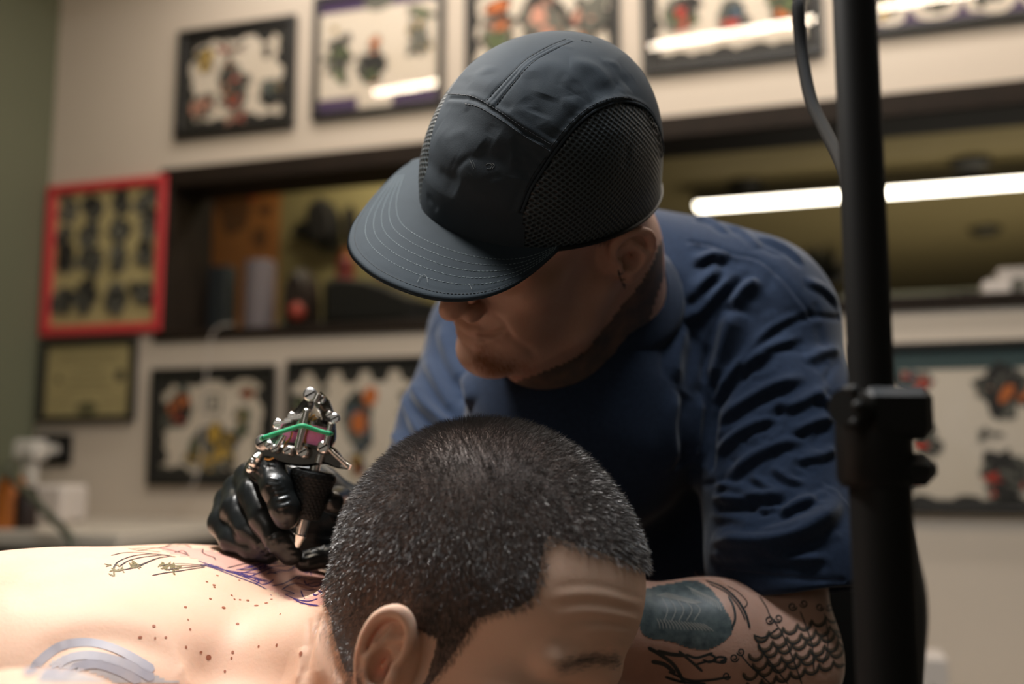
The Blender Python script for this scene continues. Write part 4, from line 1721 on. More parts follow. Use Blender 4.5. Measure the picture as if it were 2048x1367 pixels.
b = MB()
v, f = patch(TT, Z2([(200, 640), (220, 540), (320, 500), (430, 480), (540, 462), (620, 490), (690, 560), (740, 640), (780, 720), (770, 790), (700, 850), (620, 878), (520, 868), (440, 840), (360, 820), (250, 790)]), 3)
b.add(v, f, 1)
gaps, ln2 = [], []
for i in range(15):                                        # feathered arcs left in skin colour
    x = 430 + i * 9
    gaps.append((Z2([(x - 100 + i * 5, 560 + i * 3), (x - 60 + i * 4, 548 + i * 4), (x - 30 + i * 5, 540 + i * 4)]), .0007))
for i in range(16):
    gaps.append((Z2([(330 + i * 18, 690 + i * 2), (345 + i * 20, 720 + i * 2), (350 + i * 21, 752 + i)]), .0007))
for r in (40, 70, 100, 130, 160):
    gaps.append((Z2([(300 + r * 1.5, 560 + r * .2), (330 + r * 1.6, 640), (310 + r * 1.5, 720 - r * .1)]), .0006))
for i in range(12):
    gaps.append((Z2([(500 + i * 14, 500 + i * 6), (530 + i * 15, 520 + i * 8), (545 + i * 15, 550 + i * 9)]), .0005))
# sweeping band next to it
ln2 += [(Z2([(620, 470), (720, 510), (800, 580), (850, 660), (875, 750)]), .0022), (Z2([(640, 490), (740, 540), (810, 620), (850, 700)]), .0012),
        (Z2([(750, 560), (780, 620), (790, 690), (770, 750)]), .0018), (Z2([(830, 640), (860, 600), (810, 540), (740, 500)]), .0010)]
# beaded string and scrolls
ln2 += [(Z2([(930, 560), (950, 590), (975, 630), (990, 670), (1020, 710), (1045, 745)]), .0012)]


def spiral(cx, cy, r, t0, turns=1.4, dr=1):
    return [(cx + r * (1 - .72 * i / 18) * math.cos(t0 + dr * turns * 6.283 * i / 18), cy + r * (1 - .72 * i / 18) * math.sin(t0 + dr * turns * 6.283 * i / 18)) for i in range(19)]


for cx, cy, r, t0, dr in ((990, 700, 26, 0, 1), (1042, 690, 26, 3.1, -1), (1125, 622, 26, 0, 1), (1190, 605, 24, 3.1, -1), (1285, 625, 24, 0, 1), (1338, 628, 22, 3.1, -1), (1392, 680, 22, 1, 1),
                         (785, 920, 26, 0, 1), (822, 885, 24, 3.1, -1), (740, 1025, 24, 0, 1)):
    ln2.append((Z2(spiral(cx, cy, r, t0, 1.4, dr)), .0011))
# web: radial strings with hanging scallops between them
spokes = [[(1045, 745), (960, 800), (900, 790)], [(1045, 745), (1075, 800), (1130, 930), (1180, 1074)], [(1170, 650), (1205, 740), (1240, 850), (1250, 1000)],
          [(1310, 660), (1325, 740), (1330, 860), (1300, 960)], [(900, 790), (960, 900), (1040, 1000), (1100, 1074)], [(820, 900), (880, 970), (960, 1040), (1000, 1074)],
          [(1400, 700), (1395, 790), (1370, 880)]]
for s_ in spokes:
    ln2.append((Z2(s_), .0011))
scal, soft = [], []
for r_ in range(6):
    for c_ in range(7):
        x0 = 900 + c_ * 84 + (r_ % 2) * 38 - r_ * 16
        yy = 795 + r_ * 52 - c_ * 22 + r_ * 4
        scal.append([(x0, yy - 6), (x0 + 14, yy + 22), (x0 + 44, yy + 32), (x0 + 74, yy + 14), (x0 + 84, yy - 18)])
for s_ in scal:
    ln2.append((Z2(s_), .0011))
    soft.append((Z2([(x, y - 6) for x, y in s_]), .0032))
# leaves and stems under it
ln2 += [(Z2([(500, 900), (560, 920), (620, 905), (660, 890)]), .002), (Z2([(460, 880), (520, 930), (600, 1000)]), .0022), (Z2([(560, 960), (640, 940), (720, 950), (740, 930)]), .0016),
        (Z2([(600, 915), (640, 900), (680, 925), (640, 945), (600, 930)]), .0018), (Z2([(660, 930), (700, 915), (738, 925), (700, 945)]), .0018),
        (Z2([(280, 860), (350, 900), (430, 960), (480, 1040), (500, 1074)]), .003), (Z2([(330, 880), (420, 900), (500, 905)]), .003),
        (Z2([(300, 940), (380, 960), (440, 1010)]), .0035), (Z2([(400, 1000), (520, 1050), (640, 1050), (760, 1030)]), .002), (Z2([(380, 1030), (480, 1060), (620, 1072)]), .0025)]
v, f = ribbons(TT, gaps, .0007, .00045, 2)
b.add(v, f, 2)
v, f = ribbons(TT, ln2, .0012, .0004, 2)
b.add(v, f, 0)
v, f = ribbons(TT, soft, .0012, .00025, 2)
b.add(v, f, 3)
M['armskin_gap'] = mat('skin_between_ink', L_(150, 148, 140), .45)
o = b.build('arm_tattoo', [M['ink_arm'], M['ink_arm_fill'], M['armskin_gap'], M['ink_soft']], TR)
o['label'] = 'black tattoo sleeve with a web at the elbow'
# neck and ear ink; the neck patch extends as painted shade under the jaw
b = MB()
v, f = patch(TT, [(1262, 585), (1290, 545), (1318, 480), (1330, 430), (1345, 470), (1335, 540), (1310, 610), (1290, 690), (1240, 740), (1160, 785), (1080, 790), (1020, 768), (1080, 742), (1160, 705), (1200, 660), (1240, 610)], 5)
M['ink_neck_shade'] = mat('faded_neck_ink_and_shade', L_(72, 70, 68), .5, noise=(70, L_(120, 94, 80), .5))
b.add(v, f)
b.build('neck_tattoo_and_shade', M['ink_neck_shade'], TR)
b = MB()
v, f = ribbons(TT, [[(1236, 538), (1240, 552), (1246, 566), (1250, 578)], [(1234, 548), (1246, 546)], [(1238, 560), (1251, 557)], [(1243, 570), (1254, 568)]], .0011, .0004, 2)
b.add(v, f, 0)
o = b.build('earlobe_tattoo', M['ink_arm'], TR)
# beard stubble and forearm hair
M['beard'] = mat('sandy_beard', L_(150, 92, 52), .5)
strands_along(TT, [(955, 705), (975, 728), (1010, 742), (1050, 738)], 1500, 11, .005, (6, 10), 'beard', TR, M['beard'], .0001, 5)
strands_along(TT, [(1190, 470), (1200, 475), (1215, 468)], 350, 6, .006, (-3, 10), 'sideburn', TR, M['hair'], .0001, 6)
strands_along(TT, [(1305, 1162), (1360, 1152), (1410, 1156), (1480, 1180)], 500, 7, .009, (-12, -4), 'arm_hair', TR, M['beard'], .00005, 8)

# ================================================================== T-SHIRT
CC0, CC1 = A(.086, .930, .146), A(.030, .80, .222)


def shirt_sdf(p):
    t = ell(p, (.11, 1.10, .03), (.205, .125, .155))
    t = smin(t, ell(p, (.15, 1.17, -.17), (.2, .15, .24)), .07)
    t = smin(t, ell(p, (.20, 1.26, -.40), (.2, .15, .2)), .07)
    # shoulders and yoke
    t = smin(t, cap(p, (.115, 1.01, .184), (.235, .985, .148), .084, .084), .03)
    t = smin(t, cap(p, (.09, 1.05, .155), (-.02, 1.14, .15), .08, .068), .03)
    # left sleeve
    s = chain(p, [(.238, .985, .125), (.252, .95, .03), (.244, .875, -.09), (.243, .862, -.135)], [.083, .080, .072, .071], .02)
    cut = (p - np.float32([.245, .862, -.108])) @ np.float32([.10, -.18, -.98])
    inner = cap(p, (.245, .90, -.02), (.243, .855, -.16), .060, .065)
    s = smax(s, cut, .004)
    s = smax(s, -smax(inner, -(cut + .03), .004), .003)
    # right sleeve
    r = chain(p, [(-.022, 1.14, .14), (-.058, 1.07, .04), (-.080, 1.0, -.03)], [.07, .062, .056], .02)
    cut2 = (p - np.float32([-.082, .995, -.022])) @ np.float32([-.3, -.55, -.78])
    inner2 = cap(p, (-.075, 1.03, -.005), (-.088, .98, -.055), .045, .052)
    r = smax(r, cut2, .004)
    r = smax(r, -smax(inner2, -(cut2 + .03), .004), .003)
    d = smin(smin(t, r, .035), s, .022)
    # neck hole
    t = smin(t, ell(p, (.065, .940, .05), (.11, .085, .12)), .07)
    d = smin(smin(t, r, .035), s, .022)
    nh = cap(p, CC0, CC1, .066, .072)
    d = smax(d, -nh, .006)
    return d


M['navy_cotton'] = mat('navy_cotton', L_(38, 51, 72), .85, spec=.2, sheen=.2, noise=(260, L_(31, 42, 61), .5), bump=(900, .35, .0006))


def Z6(l):   # zoom 700..1720 x 380..1220 (scale 1.6275)
    return [(700 + x / 1.6275, 380 + y / 1.6275) for x, y in l]


def shirt_sculpt(V, N, T, F):
    def S(line, amp, rad, **k):
        stroke(V, N, T, Z6(line), amp, rad, **k)
    def fold(line, h, r, side=None):
        h *= 2.3
        r *= .8
        S(line, h, r)
        dx, dy = line[-1][0] - line[0][0], line[-1][1] - line[0][1]
        L = math.hypot(dx, dy)
        o = r / .0006 * 1.15 * (side or 1)
        S([(x - dy / L * o, y + dx / L * o) for x, y in line], -h * .8, r * .9)
    # seam across the shoulder and round the armhole
    S([(1110, 168), (1180, 180), (1240, 205), (1330, 225), (1400, 280), (1450, 340), (1500, 405)], -.0022, .0022, taper=False)
    S([(1110, 178), (1180, 192), (1240, 216), (1325, 238), (1390, 290), (1440, 350), (1490, 415)], .0016, .0028, taper=False)
    S([(1500, 408), (1560, 412), (1610, 414)], -.0026, .0024, taper=False)
    S([(1500, 408), (1450, 425), (1400, 450), (1350, 490), (1290, 560), (1230, 650), (1200, 720), (1185, 800), (1178, 900)], -.0030, .0034, taper=False)
    S([(1500, 398), (1450, 414), (1390, 438), (1338, 478), (1278, 548), (1218, 640)], .0022, .004)
    # folds radiating from the neck to the armpit
    fold([(1120, 240), (1180, 215), (1230, 230)], .003, .007)
    fold([(1085, 370), (1150, 300), (1210, 260)], .0035, .008)
    fold([(1070, 430), (1130, 400), (1200, 330), (1260, 270)], .0035, .009)
    fold([(1240, 380), (1270, 330), (1330, 290)], .004, .009, -1)
    fold([(1180, 640), (1200, 560), (1230, 450), (1260, 390)], .006, .012, -1)
    fold([(1110, 660), (1130, 560), (1160, 460), (1200, 380)], .0015, .012, -1)
    fold([(1050, 620), (1060, 520), (1090, 440)], .003, .012, -1)
    fold([(1130, 900), (1130, 760), (1140, 660)], .004, .012)
    fold([(1060, 900), (1050, 760), (1070, 660)], .003, .014)
    fold([(1190, 700), (1240, 620), (1300, 560), (1380, 520)], .0035, .008)
    fold([(1260, 600), (1330, 530), (1400, 500), (1480, 480)], .002, .006)
    # crumples on the sleeve
    for l, h, r in (([(1200, 760), (1290, 690), (1380, 640), (1480, 610)], .0035, .008), ([(1190, 860), (1260, 800), (1330, 760), (1400, 740)], .003, .007),
                    ([(1230, 940), (1300, 880), (1400, 830), (1480, 820)], .003, .008), ([(1400, 720), (1470, 690), (1560, 640)], .0025, .007),
                    ([(1430, 800), (1500, 760), (1580, 740)], .0025, .006), ([(1180, 960), (1240, 965), (1300, 985), (1340, 1010)], .0025, .006),
                    ([(1180, 1000), (1260, 1010), (1360, 1000), (1420, 985)], .004, .008), ([(1300, 930), (1350, 960), (1400, 1000)], .002, .005),
                    ([(1370, 900), (1420, 940), (1480, 960)], .002, .005), ([(1400, 1060), (1460, 1020), (1520, 1010)], .003, .006),
                    ([(1170, 1060), (1240, 1070), (1330, 1080), (1400, 1070)], .002, .007), ([(1250, 1090), (1350, 1105), (1420, 1100), (1500, 1070)], .002, .006),
                    ([(1170, 1148), (1260, 1150), (1360, 1148), (1460, 1120), (1540, 1070), (1600, 1000)], .0065, .012),
                    ([(1170, 1190), (1260, 1195), (1350, 1200)], .003, .007), ([(1330, 1180), (1420, 1195), (1500, 1200), (1560, 1190)], .003, .008),
                    ([(1480, 560), (1540, 530), (1600, 520)], .002, .007), ([(1500, 660), (1560, 690), (1600, 740)], .002, .006),
                    ([(1290, 1020), (1350, 1040), (1400, 1030)], .0018, .004), ([(1450, 880), (1520, 870), (1590, 840)], .0024, .006)):
        fold(l, h, r)
    # hem stitching
    S([(1200, 1232), (1300, 1246), (1420, 1258), (1540, 1268), (1610, 1270)], -.0016, .0022, taper=False)
    # far sleeve and side
    for l, h, r in (([(190, 560), (230, 680), (300, 760), (340, 800)], .005, .010), ([(170, 640), (210, 760), (250, 830)], .004, .009), ([(230, 520), (290, 640), (350, 740)], .003, .010),
                    ([(130, 760), (160, 830), (200, 880)], .003, .007), ([(290, 440), (330, 560), (380, 640)], .003, .012), ([(380, 600), (400, 700)], .003, .012)):
        fold(l, h, r)
    # yoke wrinkles at the back of the shoulder
    for l, h, r in (([(1230, 110), (1290, 150), (1330, 190)], .0015, .006), ([(1330, 150), (1420, 190), (1480, 240)], .0015, .007), ([(1480, 300), (1540, 320), (1590, 370)], .0018, .007),
                    ([(1120, 90), (1170, 100), (1230, 140)], .0015, .005)):
        fold(l, h, r)
    rg_ = np.random.default_rng(11)
    for _k in range(60):                                    # small crumples all over the sleeve
        cx, cy = rg_.uniform(1200, 1580), rg_.uniform(560, 1220)
        an, ln_ = rg_.normal(-.35, .55), rg_.uniform(40, 130)
        dx, dy = math.cos(an) * ln_ / 2, math.sin(an) * ln_ / 2
        bend = rg_.uniform(-14, 14)
        S([(cx - dx, cy - dy), (cx + bend * .3, cy + bend), (cx + dx, cy + dy)], rg_.choice([-1, 1]) * rg_.uniform(.0012, .0026), rg_.uniform(.0028, .0055))
    for _ in range(26):
        cx, cy = rg_.uniform(1080, 1540), rg_.uniform(100, 520)
        an, ln_ = rg_.normal(.6, .6), rg_.uniform(40, 110)
        dx, dy = math.cos(an) * ln_ / 2, math.sin(an) * ln_ / 2
        S([(cx - dx, cy - dy), (cx, cy + 6), (cx + dx, cy + dy)], rg_.choice([-1, 1]) * rg_.uniform(.0008, .0018), rg_.uniform(.003, .006))
    nz = np.sin(V[:, 0] * 61 + V[:, 2] * 47) * np.sin(V[:, 1] * 53 - V[:, 2] * 39) * .0012
    V += N * nz[:, None]
    return V


GX = axis(-.17, .37, .0026)
GY = axis(.76, 1.44, .005, .0024, .80, 1.12)
GZ = axis(-.60, .28, .005, .0024, -.17, .25)
SV, SF = person_mesh('t_shirt', shirt_sdf, GX, GY, GZ, None, None, shirt_sculpt, it=2)
ST = bvh(SV, SF)
shirt = raw_mesh('t_shirt', SV, SF, M['navy_cotton'], parent=TR)
# ribbed collar: a band standing up round the neck
cc0, cc1 = CC0, CC1
cax = (cc1 - cc0) / np.linalg.norm(cc1 - cc0)
ring = []
for i in range(72):
    a_ = 2 * math.pi * i / 72
    u = np.cross(cax, [1, 0, 0]); u /= np.linalg.norm(u)
    w_ = np.cross(cax, u)
    d = math.cos(a_) * u + math.sin(a_) * w_
    # slide along the axis to where the shirt ends
    best = None
    for t in np.linspace(.16, -.06, 60):
        c = cc0 + cax * t
        if shirt_sdf((c + d * .073)[None].astype(np.float32))[0] < 0:
            best = t
            break
    ring.append((c if best is None else cc0 + cax * best, d))
ts = np.array([(c - cc0) @ cax for c, d in ring])
ts = np.array([np.median([ts[(i + j) % 72] for j in range(-4, 5)]) for i in range(72)])
ts = np.convolve(np.concatenate([ts[-6:], ts, ts[:6]]), np.ones(13) / 13, 'valid')
vs, fs = [], []
prof = [(-.012, .075), (-.002, .0775), (.004, .0765), (.012, .071), (.020, .0675), (.022, .0665), (.020, .0655), (.010, .0665), (-.008, .068)]
NP = len(prof)
for i in range(72):
    d = ring[i][1]
    for t, r in prof:
        vs.append(cc0 + cax * (ts[i] + t) + d * (r + .0004 * (i % 2)))
for i in range(72):
    for j in range(NP - 1):
        a0, a1 = i * NP + j, ((i + 1) % 72) * NP + j
        fs.append((a0, a1, a1 + 1, a0 + 1))
raw_mesh('collar', vs, fs, M['navy_cotton'], parent=shirt)
M['navy_thread'] = mat('navy_thread', L_(30, 40, 62), .7)
for ln_, nm_ in (([(1106, 172), (1180, 186), (1240, 211), (1328, 232), (1396, 286), (1446, 346), (1496, 410)], 'shoulder_seam'),
                 ([(1200, 1226), (1300, 1240), (1420, 1252), (1540, 1262), (1610, 1264)], 'hem_stitching')):
    v, f = ribbons(ST, [Z6(ln_)], .0008, .0004, 3)
    if len(f):
        b = MB()
        b.add(v, f)
        b.build(nm_, M['navy_thread'], shirt)

# ================================================================== THE CAP
DC = (.004, 0., .040)
RF, RB, RL, RU = .112, .112, .0935, .115


def dome(th, ph):
    """th: 0 = front, pi/2 = left; ph: 0 = crown, 1 = band, > 1 = below the band (head coordinates)"""
    c, s_ = np.cos(th), np.sin(th)
    a = np.minimum(ph, 1) * math.pi / 2
    h = np.sin(a) ** .86
    v = np.cos(a) ** .90
    rf = np.where(c > 0, RF, RB)
    x = rf * c * h
    y = RL * s_ * h
    z = RU * v - np.maximum(ph - 1, 0) * .11
    x = x - .10 * np.maximum(z - .03, 0) * (c < 2)
    return np.stack([DC[0] + x, DC[1] + y, DC[2] + z], -1)


def band_depth(th):
    """how far below the band level the cap's edge lies: dips over the ears and at the back"""
    return 1 + .02 + .14 * (.5 - .5 * np.cos(th)) ** 1.2


NT, NPH = 420, 240
th = np.arange(NT) / NT * 2 * math.pi
PH = np.linspace(0.0, 1, NPH)[None, :] * band_depth(th)[:, None]
PH[:, 0] = 1e-4
Q = dome(np.repeat(th[:, None], NPH, 1), PH)
CVl = Q.reshape(-1, 3)
CV_ = TP.o + (CVl * TP.k) @ TP.M.T.astype(float)
i, j = np.meshgrid(np.arange(NT), np.arange(NPH - 1), indexing='ij')
i2 = (i + 1) % NT
CF_ = np.stack([i * NPH + j, i * NPH + j + 1, i2 * NPH + j + 1, i2 * NPH + j], -1).reshape(-1, 4)
cN = vnormals(CV_, CF_)
if (cN * (CV_ - (TP.o + TP.M @ np.array(DC)))).sum() < 0:
    cN = -cN
    CF_ = CF_[:, ::-1]
CAPT = bvh(CV_, CF_)


def ZC_(l):   # zoom 640..1400 x 40..660 (scale 2.2053)
    return [(640 + x / 2.2053, 40 + y / 2.2053) for x, y in l]


def Sc(line, amp, rad, **k):
    stroke(CV_, cN, CAPT, ZC_(line), amp, rad, **k)


MESHL = [(890, 845), (930, 745), (980, 665), (1040, 575), (1130, 465), (1220, 395), (1320, 360), (1400, 370), (1458, 412), (1500, 500), (1518, 600)]
FS = [(575, 345), (640, 348), (700, 362), (800, 420), (900, 490), (1025, 565)]
# crumples in the cloth
for l, a_, r_ in (([(1190, 330), (1290, 300), (1370, 240)], -.0022, .008), ([(1210, 360), (1300, 330), (1360, 290)], .002, .008), ([(1100, 190), (1200, 210), (1300, 300)], .0016, .008),
                  ([(880, 250), (1000, 200), (1080, 240), (1120, 330)], .0014, .010), ([(780, 300), (700, 260), (760, 200)], .0012, .008),
                  ([(700, 560), (760, 600), (840, 600)], -.0022, .009), ([(600, 620), (700, 700), (820, 740)], .002, .010), ([(520, 480), (560, 560), (620, 640)], .0018, .010),
                  ([(850, 520), (900, 600), (880, 700)], -.0020, .009), ([(930, 560), (900, 640), (860, 720), (800, 790)], .0018, .008), ([(560, 420), (680, 460), (780, 520)], -.0012, .010),
                  ([(640, 740), (740, 790), (860, 800)], .0016, .007), ([(450, 600), (520, 680), (600, 760)], -.0016, .008), ([(1130, 330), (1080, 430), (1030, 520)], .0016, .009),
                  ([(1000, 330), (960, 420)], -.0012, .009)):
    Sc(l, a_ * .85, r_ * .9)
rg_ = np.random.default_rng(5)
for _k in range(46):                                       # fine puckers in the nylon
    cx, cy = rg_.uniform(480, 1350), rg_.uniform(120, 860)
    an, ln_ = rg_.normal(-.5, .7), rg_.uniform(50, 170)
    dx, dy = math.cos(an) * ln_ / 2, math.sin(an) * ln_ / 2
    Sc([(cx - dx, cy - dy), (cx + rg_.uniform(-12, 12), cy + rg_.uniform(-12, 12)), (cx + dx, cy + dy)], rg_.choice([-1, 1]) * rg_.uniform(.0002, .0006), rg_.uniform(.0022, .006))
for i_, (x_, y_) in enumerate(catmull([np.array(p_, float) for p_ in MESHL], 5)):   # puckering along the panel seam
    if i_ % 2 == 0:
        Sc([(x_ - 6, y_ - 4), (x_ - 34, y_ - 24)], .0005, .0016)
# seams
Sc(FS, -.0010, .0016, taper=False)
for dy in (-16, 16):
    Sc([(x - dy * .45, y + dy) for x, y in FS], .0005, .0030, taper=False)
for l in ([(1085, 85), (1005, 118), (905, 178), (820, 262), (728, 362)], [(1112, 95), (1035, 130), (935, 190), (852, 280), (770, 385)]):
    Sc(l, -.0004, .0010, taper=False)
Sc([(1098, 90), (1020, 124), (920, 184), (836, 271), (748, 374)], .0005, .0028, taper=False)
Sc([(1098, 90), (1020, 124), (920, 184), (836, 271), (748, 374)], -.0007, .0010, taper=False)
Sc(MESHL, -.0022, .0020, taper=False)
Sc([(x - 9, y - 8) for x, y in MESHL], .0016, .0028, taper=False)
# side mesh panels: the outline read on the near side, mirrored to the far side
ml = []
for a_ in catmull(ZC_(MESHL), 6):
    h, n_ = shoot(CAPT, *a_)
    if h is not None:
        ml.append(TP.loc(h[None])[0])
ml = np.array(ml)
poly_fu = [(f, u) for f, l, u in ml]
ang = np.array([math.atan2(l, f - DC[0]) for f, l, u in ml])
fc = CVl[CF_].mean(1)
polyg = poly_fu + [(-.125, poly_fu[-1][1]), (-.125, -.06), (poly_fu[0][0], -.06)]
mm = inside(polyg, fc[:, 0] - .012 * (fc[:, 1] < 0), fc[:, 2] - .004 * (fc[:, 1] < 0)) & (np.abs(fc[:, 1]) > .02)
uvc = np.stack([CVl[:, 0] * 1.0 + .2, CVl[:, 2] + .2], 1)


def cloth_mat(name, c, scale=1400, rough=.8, bumps=.3):
    return mat(name, c, rough, spec=.35, sheen=.2, noise=(40, tuple(x * 1.25 for x in c), .7), bump=(scale, bumps, .0004))


M['cap'] = mat('charcoal_nylon', L_(45, 52, 58), .75, spec=.25, noise=(30, L_(53, 61, 68), .7), bump=(1300, .25, .0004))
mp = bpy.data.materials.new('black_sports_mesh')
mp.use_nodes = True
nt = mp.node_tree
bs = nt.nodes['Principled BSDF']
bs.inputs['Roughness'].default_value = .42
bs.inputs['Specular IOR Level'].default_value = .45
uvn = nt.nodes.new('ShaderNodeUVMap')
mpn = nt.nodes.new('ShaderNodeMapping')
mpn.inputs['Scale'].default_value = (270, 330, 1)
vor = nt.nodes.new('ShaderNodeTexVoronoi')
vor.inputs['Scale'].default_value = 1.0
vor.inputs['Randomness'].default_value = 0.06
mpn.inputs['Rotation'].default_value = (0, 0, .6)
rmp = nt.nodes.new('ShaderNodeValToRGB')
rmp.color_ramp.elements[0].position = .28
rmp.color_ramp.elements[0].color = (.0015, .0015, .0015, 1)
rmp.color_ramp.elements[1].position = .42
rmp.color_ramp.elements[1].color = (.045, .058, .066, 1)
bmp = nt.nodes.new('ShaderNodeBump')
bmp.inputs['Strength'].default_value = 1.0
bmp.inputs['Distance'].default_value = .0012
nt.links.new(uvn.outputs['UV'], mpn.inputs['Vector'])
nt.links.new(mpn.outputs['Vector'], vor.inputs['Vector'])
nt.links.new(vor.outputs['Distance'], rmp.inputs['Fac'])
nt.links.new(rmp.outputs['Color'], bs.inputs['Base Color'])
nt.links.new(vor.outputs['Distance'], bmp.inputs['Height'])
nt.links.new(bmp.outputs['Normal'], bs.inputs['Normal'])
M['capmesh'] = mp
use = np.unique(CF_[~mm])
rm = np.zeros(len(CV_), int)
rm[use] = np.arange(len(use))
cap_o = raw_mesh('cap', CV_[use], rm[CF_[~mm]], M['cap'], parent=TR)
use = np.unique(CF_[mm])
rm[use] = np.arange(len(use))
fm_ = rm[CF_[mm]]
for sgn, nm in ((1, 'mesh_panel'), (-1, 'mesh_panel')):
    side = np.sign(fc[mm][:, 1]) == sgn
    u2 = np.unique(fm_[side])
    r2 = np.zeros(len(use), int)
    r2[u2] = np.arange(len(u2))
    po = raw_mesh(nm, (CV_ - cN * .0006)[use][u2], r2[fm_[side]], M['capmesh'], parent=cap_o, uv=uvc[use][u2])
    po['label'] = 'black perforated mesh side panel'
# rolled welt along the panels
welt = TP.o + (ml * TP.k) @ TP.M.T.astype(float)
b = MB()
b.tube(welt, .0011, 8)
mm2 = ml.copy()
mm2[:, 1] *= -1
b2 = TP.o + (mm2 * TP.k) @ TP.M.T.astype(float)
b.build('panel_binding', M['cap'], cap_o)
# edge band inside the cap
ed = []
for t in np.linspace(0, 2 * math.pi, 140):
    ed.append(dome(np.array(t), np.array(float(band_depth(t)))))
ed = TP.o + (np.array(ed) * TP.k) @ TP.M.T.astype(float)
b = MB()
b.tube(ed, .0017, 8)
b.build('edge_binding', M['capmesh'], cap_o)

# ---- brim
def brim_u(f, l):
    return .044 - .12 * (f - .095) - 2.0 * l * l


def on_brim(px, py, off=0.0):
    """intersection of the line of sight with the curved brim surface -> head coordinates"""
    d = ray(px, py)
    lo, hi = .45, 1.0
    o_, M_ = TP.o.astype(float), TP.M.astype(float)
    def g(t):
        q_ = ((d * t) - o_) @ M_ / TP.k
        return q_[2] - brim_u(q_[0], q_[1]) - off
    ts_ = np.linspace(lo, hi, 140)
    gv = [g(t) for t in ts_]
    for a_ in range(len(ts_) - 1):
        if gv[a_] > 0 >= gv[a_ + 1]:
            x0, x1 = ts_[a_], ts_[a_ + 1]
            for _ in range(25):
                m_ = (x0 + x1) / 2
                if g(m_) > 0:
                    x0 = m_
                else:
                    x1 = m_
            return ((d * x0) - o_) @ M_ / TP.k
    return ((d * ts_[int(np.argmin(gv))]) - o_) @ M_ / TP.k


OUT = [(400, 632), (350, 668), (290, 722), (200, 820), (140, 905), (120, 965), (122, 1010), (150, 1062), (230, 1132), (350, 1192), (480, 1232), (600, 1243), (720, 1228), (830, 1188),
       (930, 1122), (1010, 1052), (1085, 980), (1140, 925)]
JOIN = [(404, 625), (412, 650), (430, 690), (455, 725), (480, 760), (515, 785), (560, 812), (630, 838), (700, 862), (770, 886), (850, 912), (900, 930), (950, 948), (1005, 958), (1060, 962), (1100, 955), (1125, 940), (1150, 920)]


def resample(l, n):
    L = catmull(l, 10)
    s_ = np.concatenate([[0], np.cumsum(np.linalg.norm(np.diff(L, axis=0), axis=1))])
    t = np.linspace(0, s_[-1], n)
    return np.stack([np.interp(t, s_, L[:, 0]), np.interp(t, s_, L[:, 1])], 1)


NB, NR = 120, 34
o2, j2 = resample(ZC_(OUT), NB), resample(ZC_(JOIN), NB)
OH = np.array([on_brim(*p) for p in o2])
JH = np.array([on_brim(*p) for p in j2])


def brim_pt(i_, r_):
    if r_ < 0:
        a_ = JH[i_] + (np.array([DC[0] + .02, 0, 0]) - JH[i_]) * (-r_)
    else:
        a_ = JH[i_] * (1 - r_) + OH[i_] * r_
    return np.array([a_[0], a_[1], brim_u(a_[0], a_[1])])


def bw(q_):
    return TP.o.astype(float) + TP.M.astype(float) @ (np.asarray(q_) * TP.k)


vs = []
rows = list(np.linspace(-.18, 1, NR))
for i_ in range(NB):
    top = []
    for r_ in rows:
        q_ = brim_pt(i_, r_)
        e_ = max(0, r_ - .955) / .045
        q_[2] += .0016 * math.sqrt(max(0, 1 - e_ * e_)) + (.0005 if .935 < r_ < .975 else 0)
        if .905 < r_ < .935:
            q_[2] -= .0005
        top.append(bw(q_))
    bot = []
    for r_ in rows[::-1]:
        q_ = brim_pt(i_, r_)
        e_ = max(0, r_ - .955) / .045
        q_[2] -= .0016 * math.sqrt(max(0, 1 - e_ * e_))
        bot.append(bw(q_))
    vs += top + bot
K = 2 * NR
fs = []
for i_ in range(NB - 1):
    for j_ in range(K - 1):
        fs.append((i_ * K + j_, (i_ + 1) * K + j_, (i_ + 1) * K + j_ + 1, i_ * K + j_ + 1))
for e_ in (0, NB - 1):
    for j_ in range(NR - 1):
        f_ = (e_ * K + j_, e_ * K + j_ + 1, e_ * K + K - 2 - j_, e_ * K + K - 1 - j_)
        fs.append(f_ if e_ == 0 else f_[::-1])
M['brim'] = mat('charcoal_brim_cloth', L_(38, 47, 54), .78, spec=.2, noise=(50, L_(45, 54, 61), .7), bump=(1500, .3, .0004))
brim_o = raw_mesh('brim', vs, np.array(fs), M['brim'], parent=cap_o)
# fix orientation if needed
BV = np.array(vs)
BT = bvh(BV, np.array(fs))

# ---- stitching: short raised dashes of thread
def dashes(T, line, b_, on=.0021, gap=.0009, r=.0003, lift=.0002, zoom=ZC_, px=True):
    pts = on_surface(T, zoom(line) if zoom else line, 1.2)
    if len(pts) < 3:
        return
    Q_ = np.array([p[0] + p[1] * lift for p in pts])
    Q_ = Q_.copy()
    for _ in range(2):
        Q_[1:-1] = (Q_[:-2] + Q_[1:-1] * 2 + Q_[2:]) / 4
    s_ = np.concatenate([[0], np.cumsum(np.linalg.norm(np.diff(Q_, axis=0), axis=1))])
    t = 0
    while t + on < s_[-1]:
        tt = np.linspace(t, t + on, 4)
        p = np.stack([np.interp(tt, s_, Q_[:, k_]) for k_ in range(3)], 1)
        b_.tube(p, [r * .6, r, r, r * .6], 5)
        t += on + gap


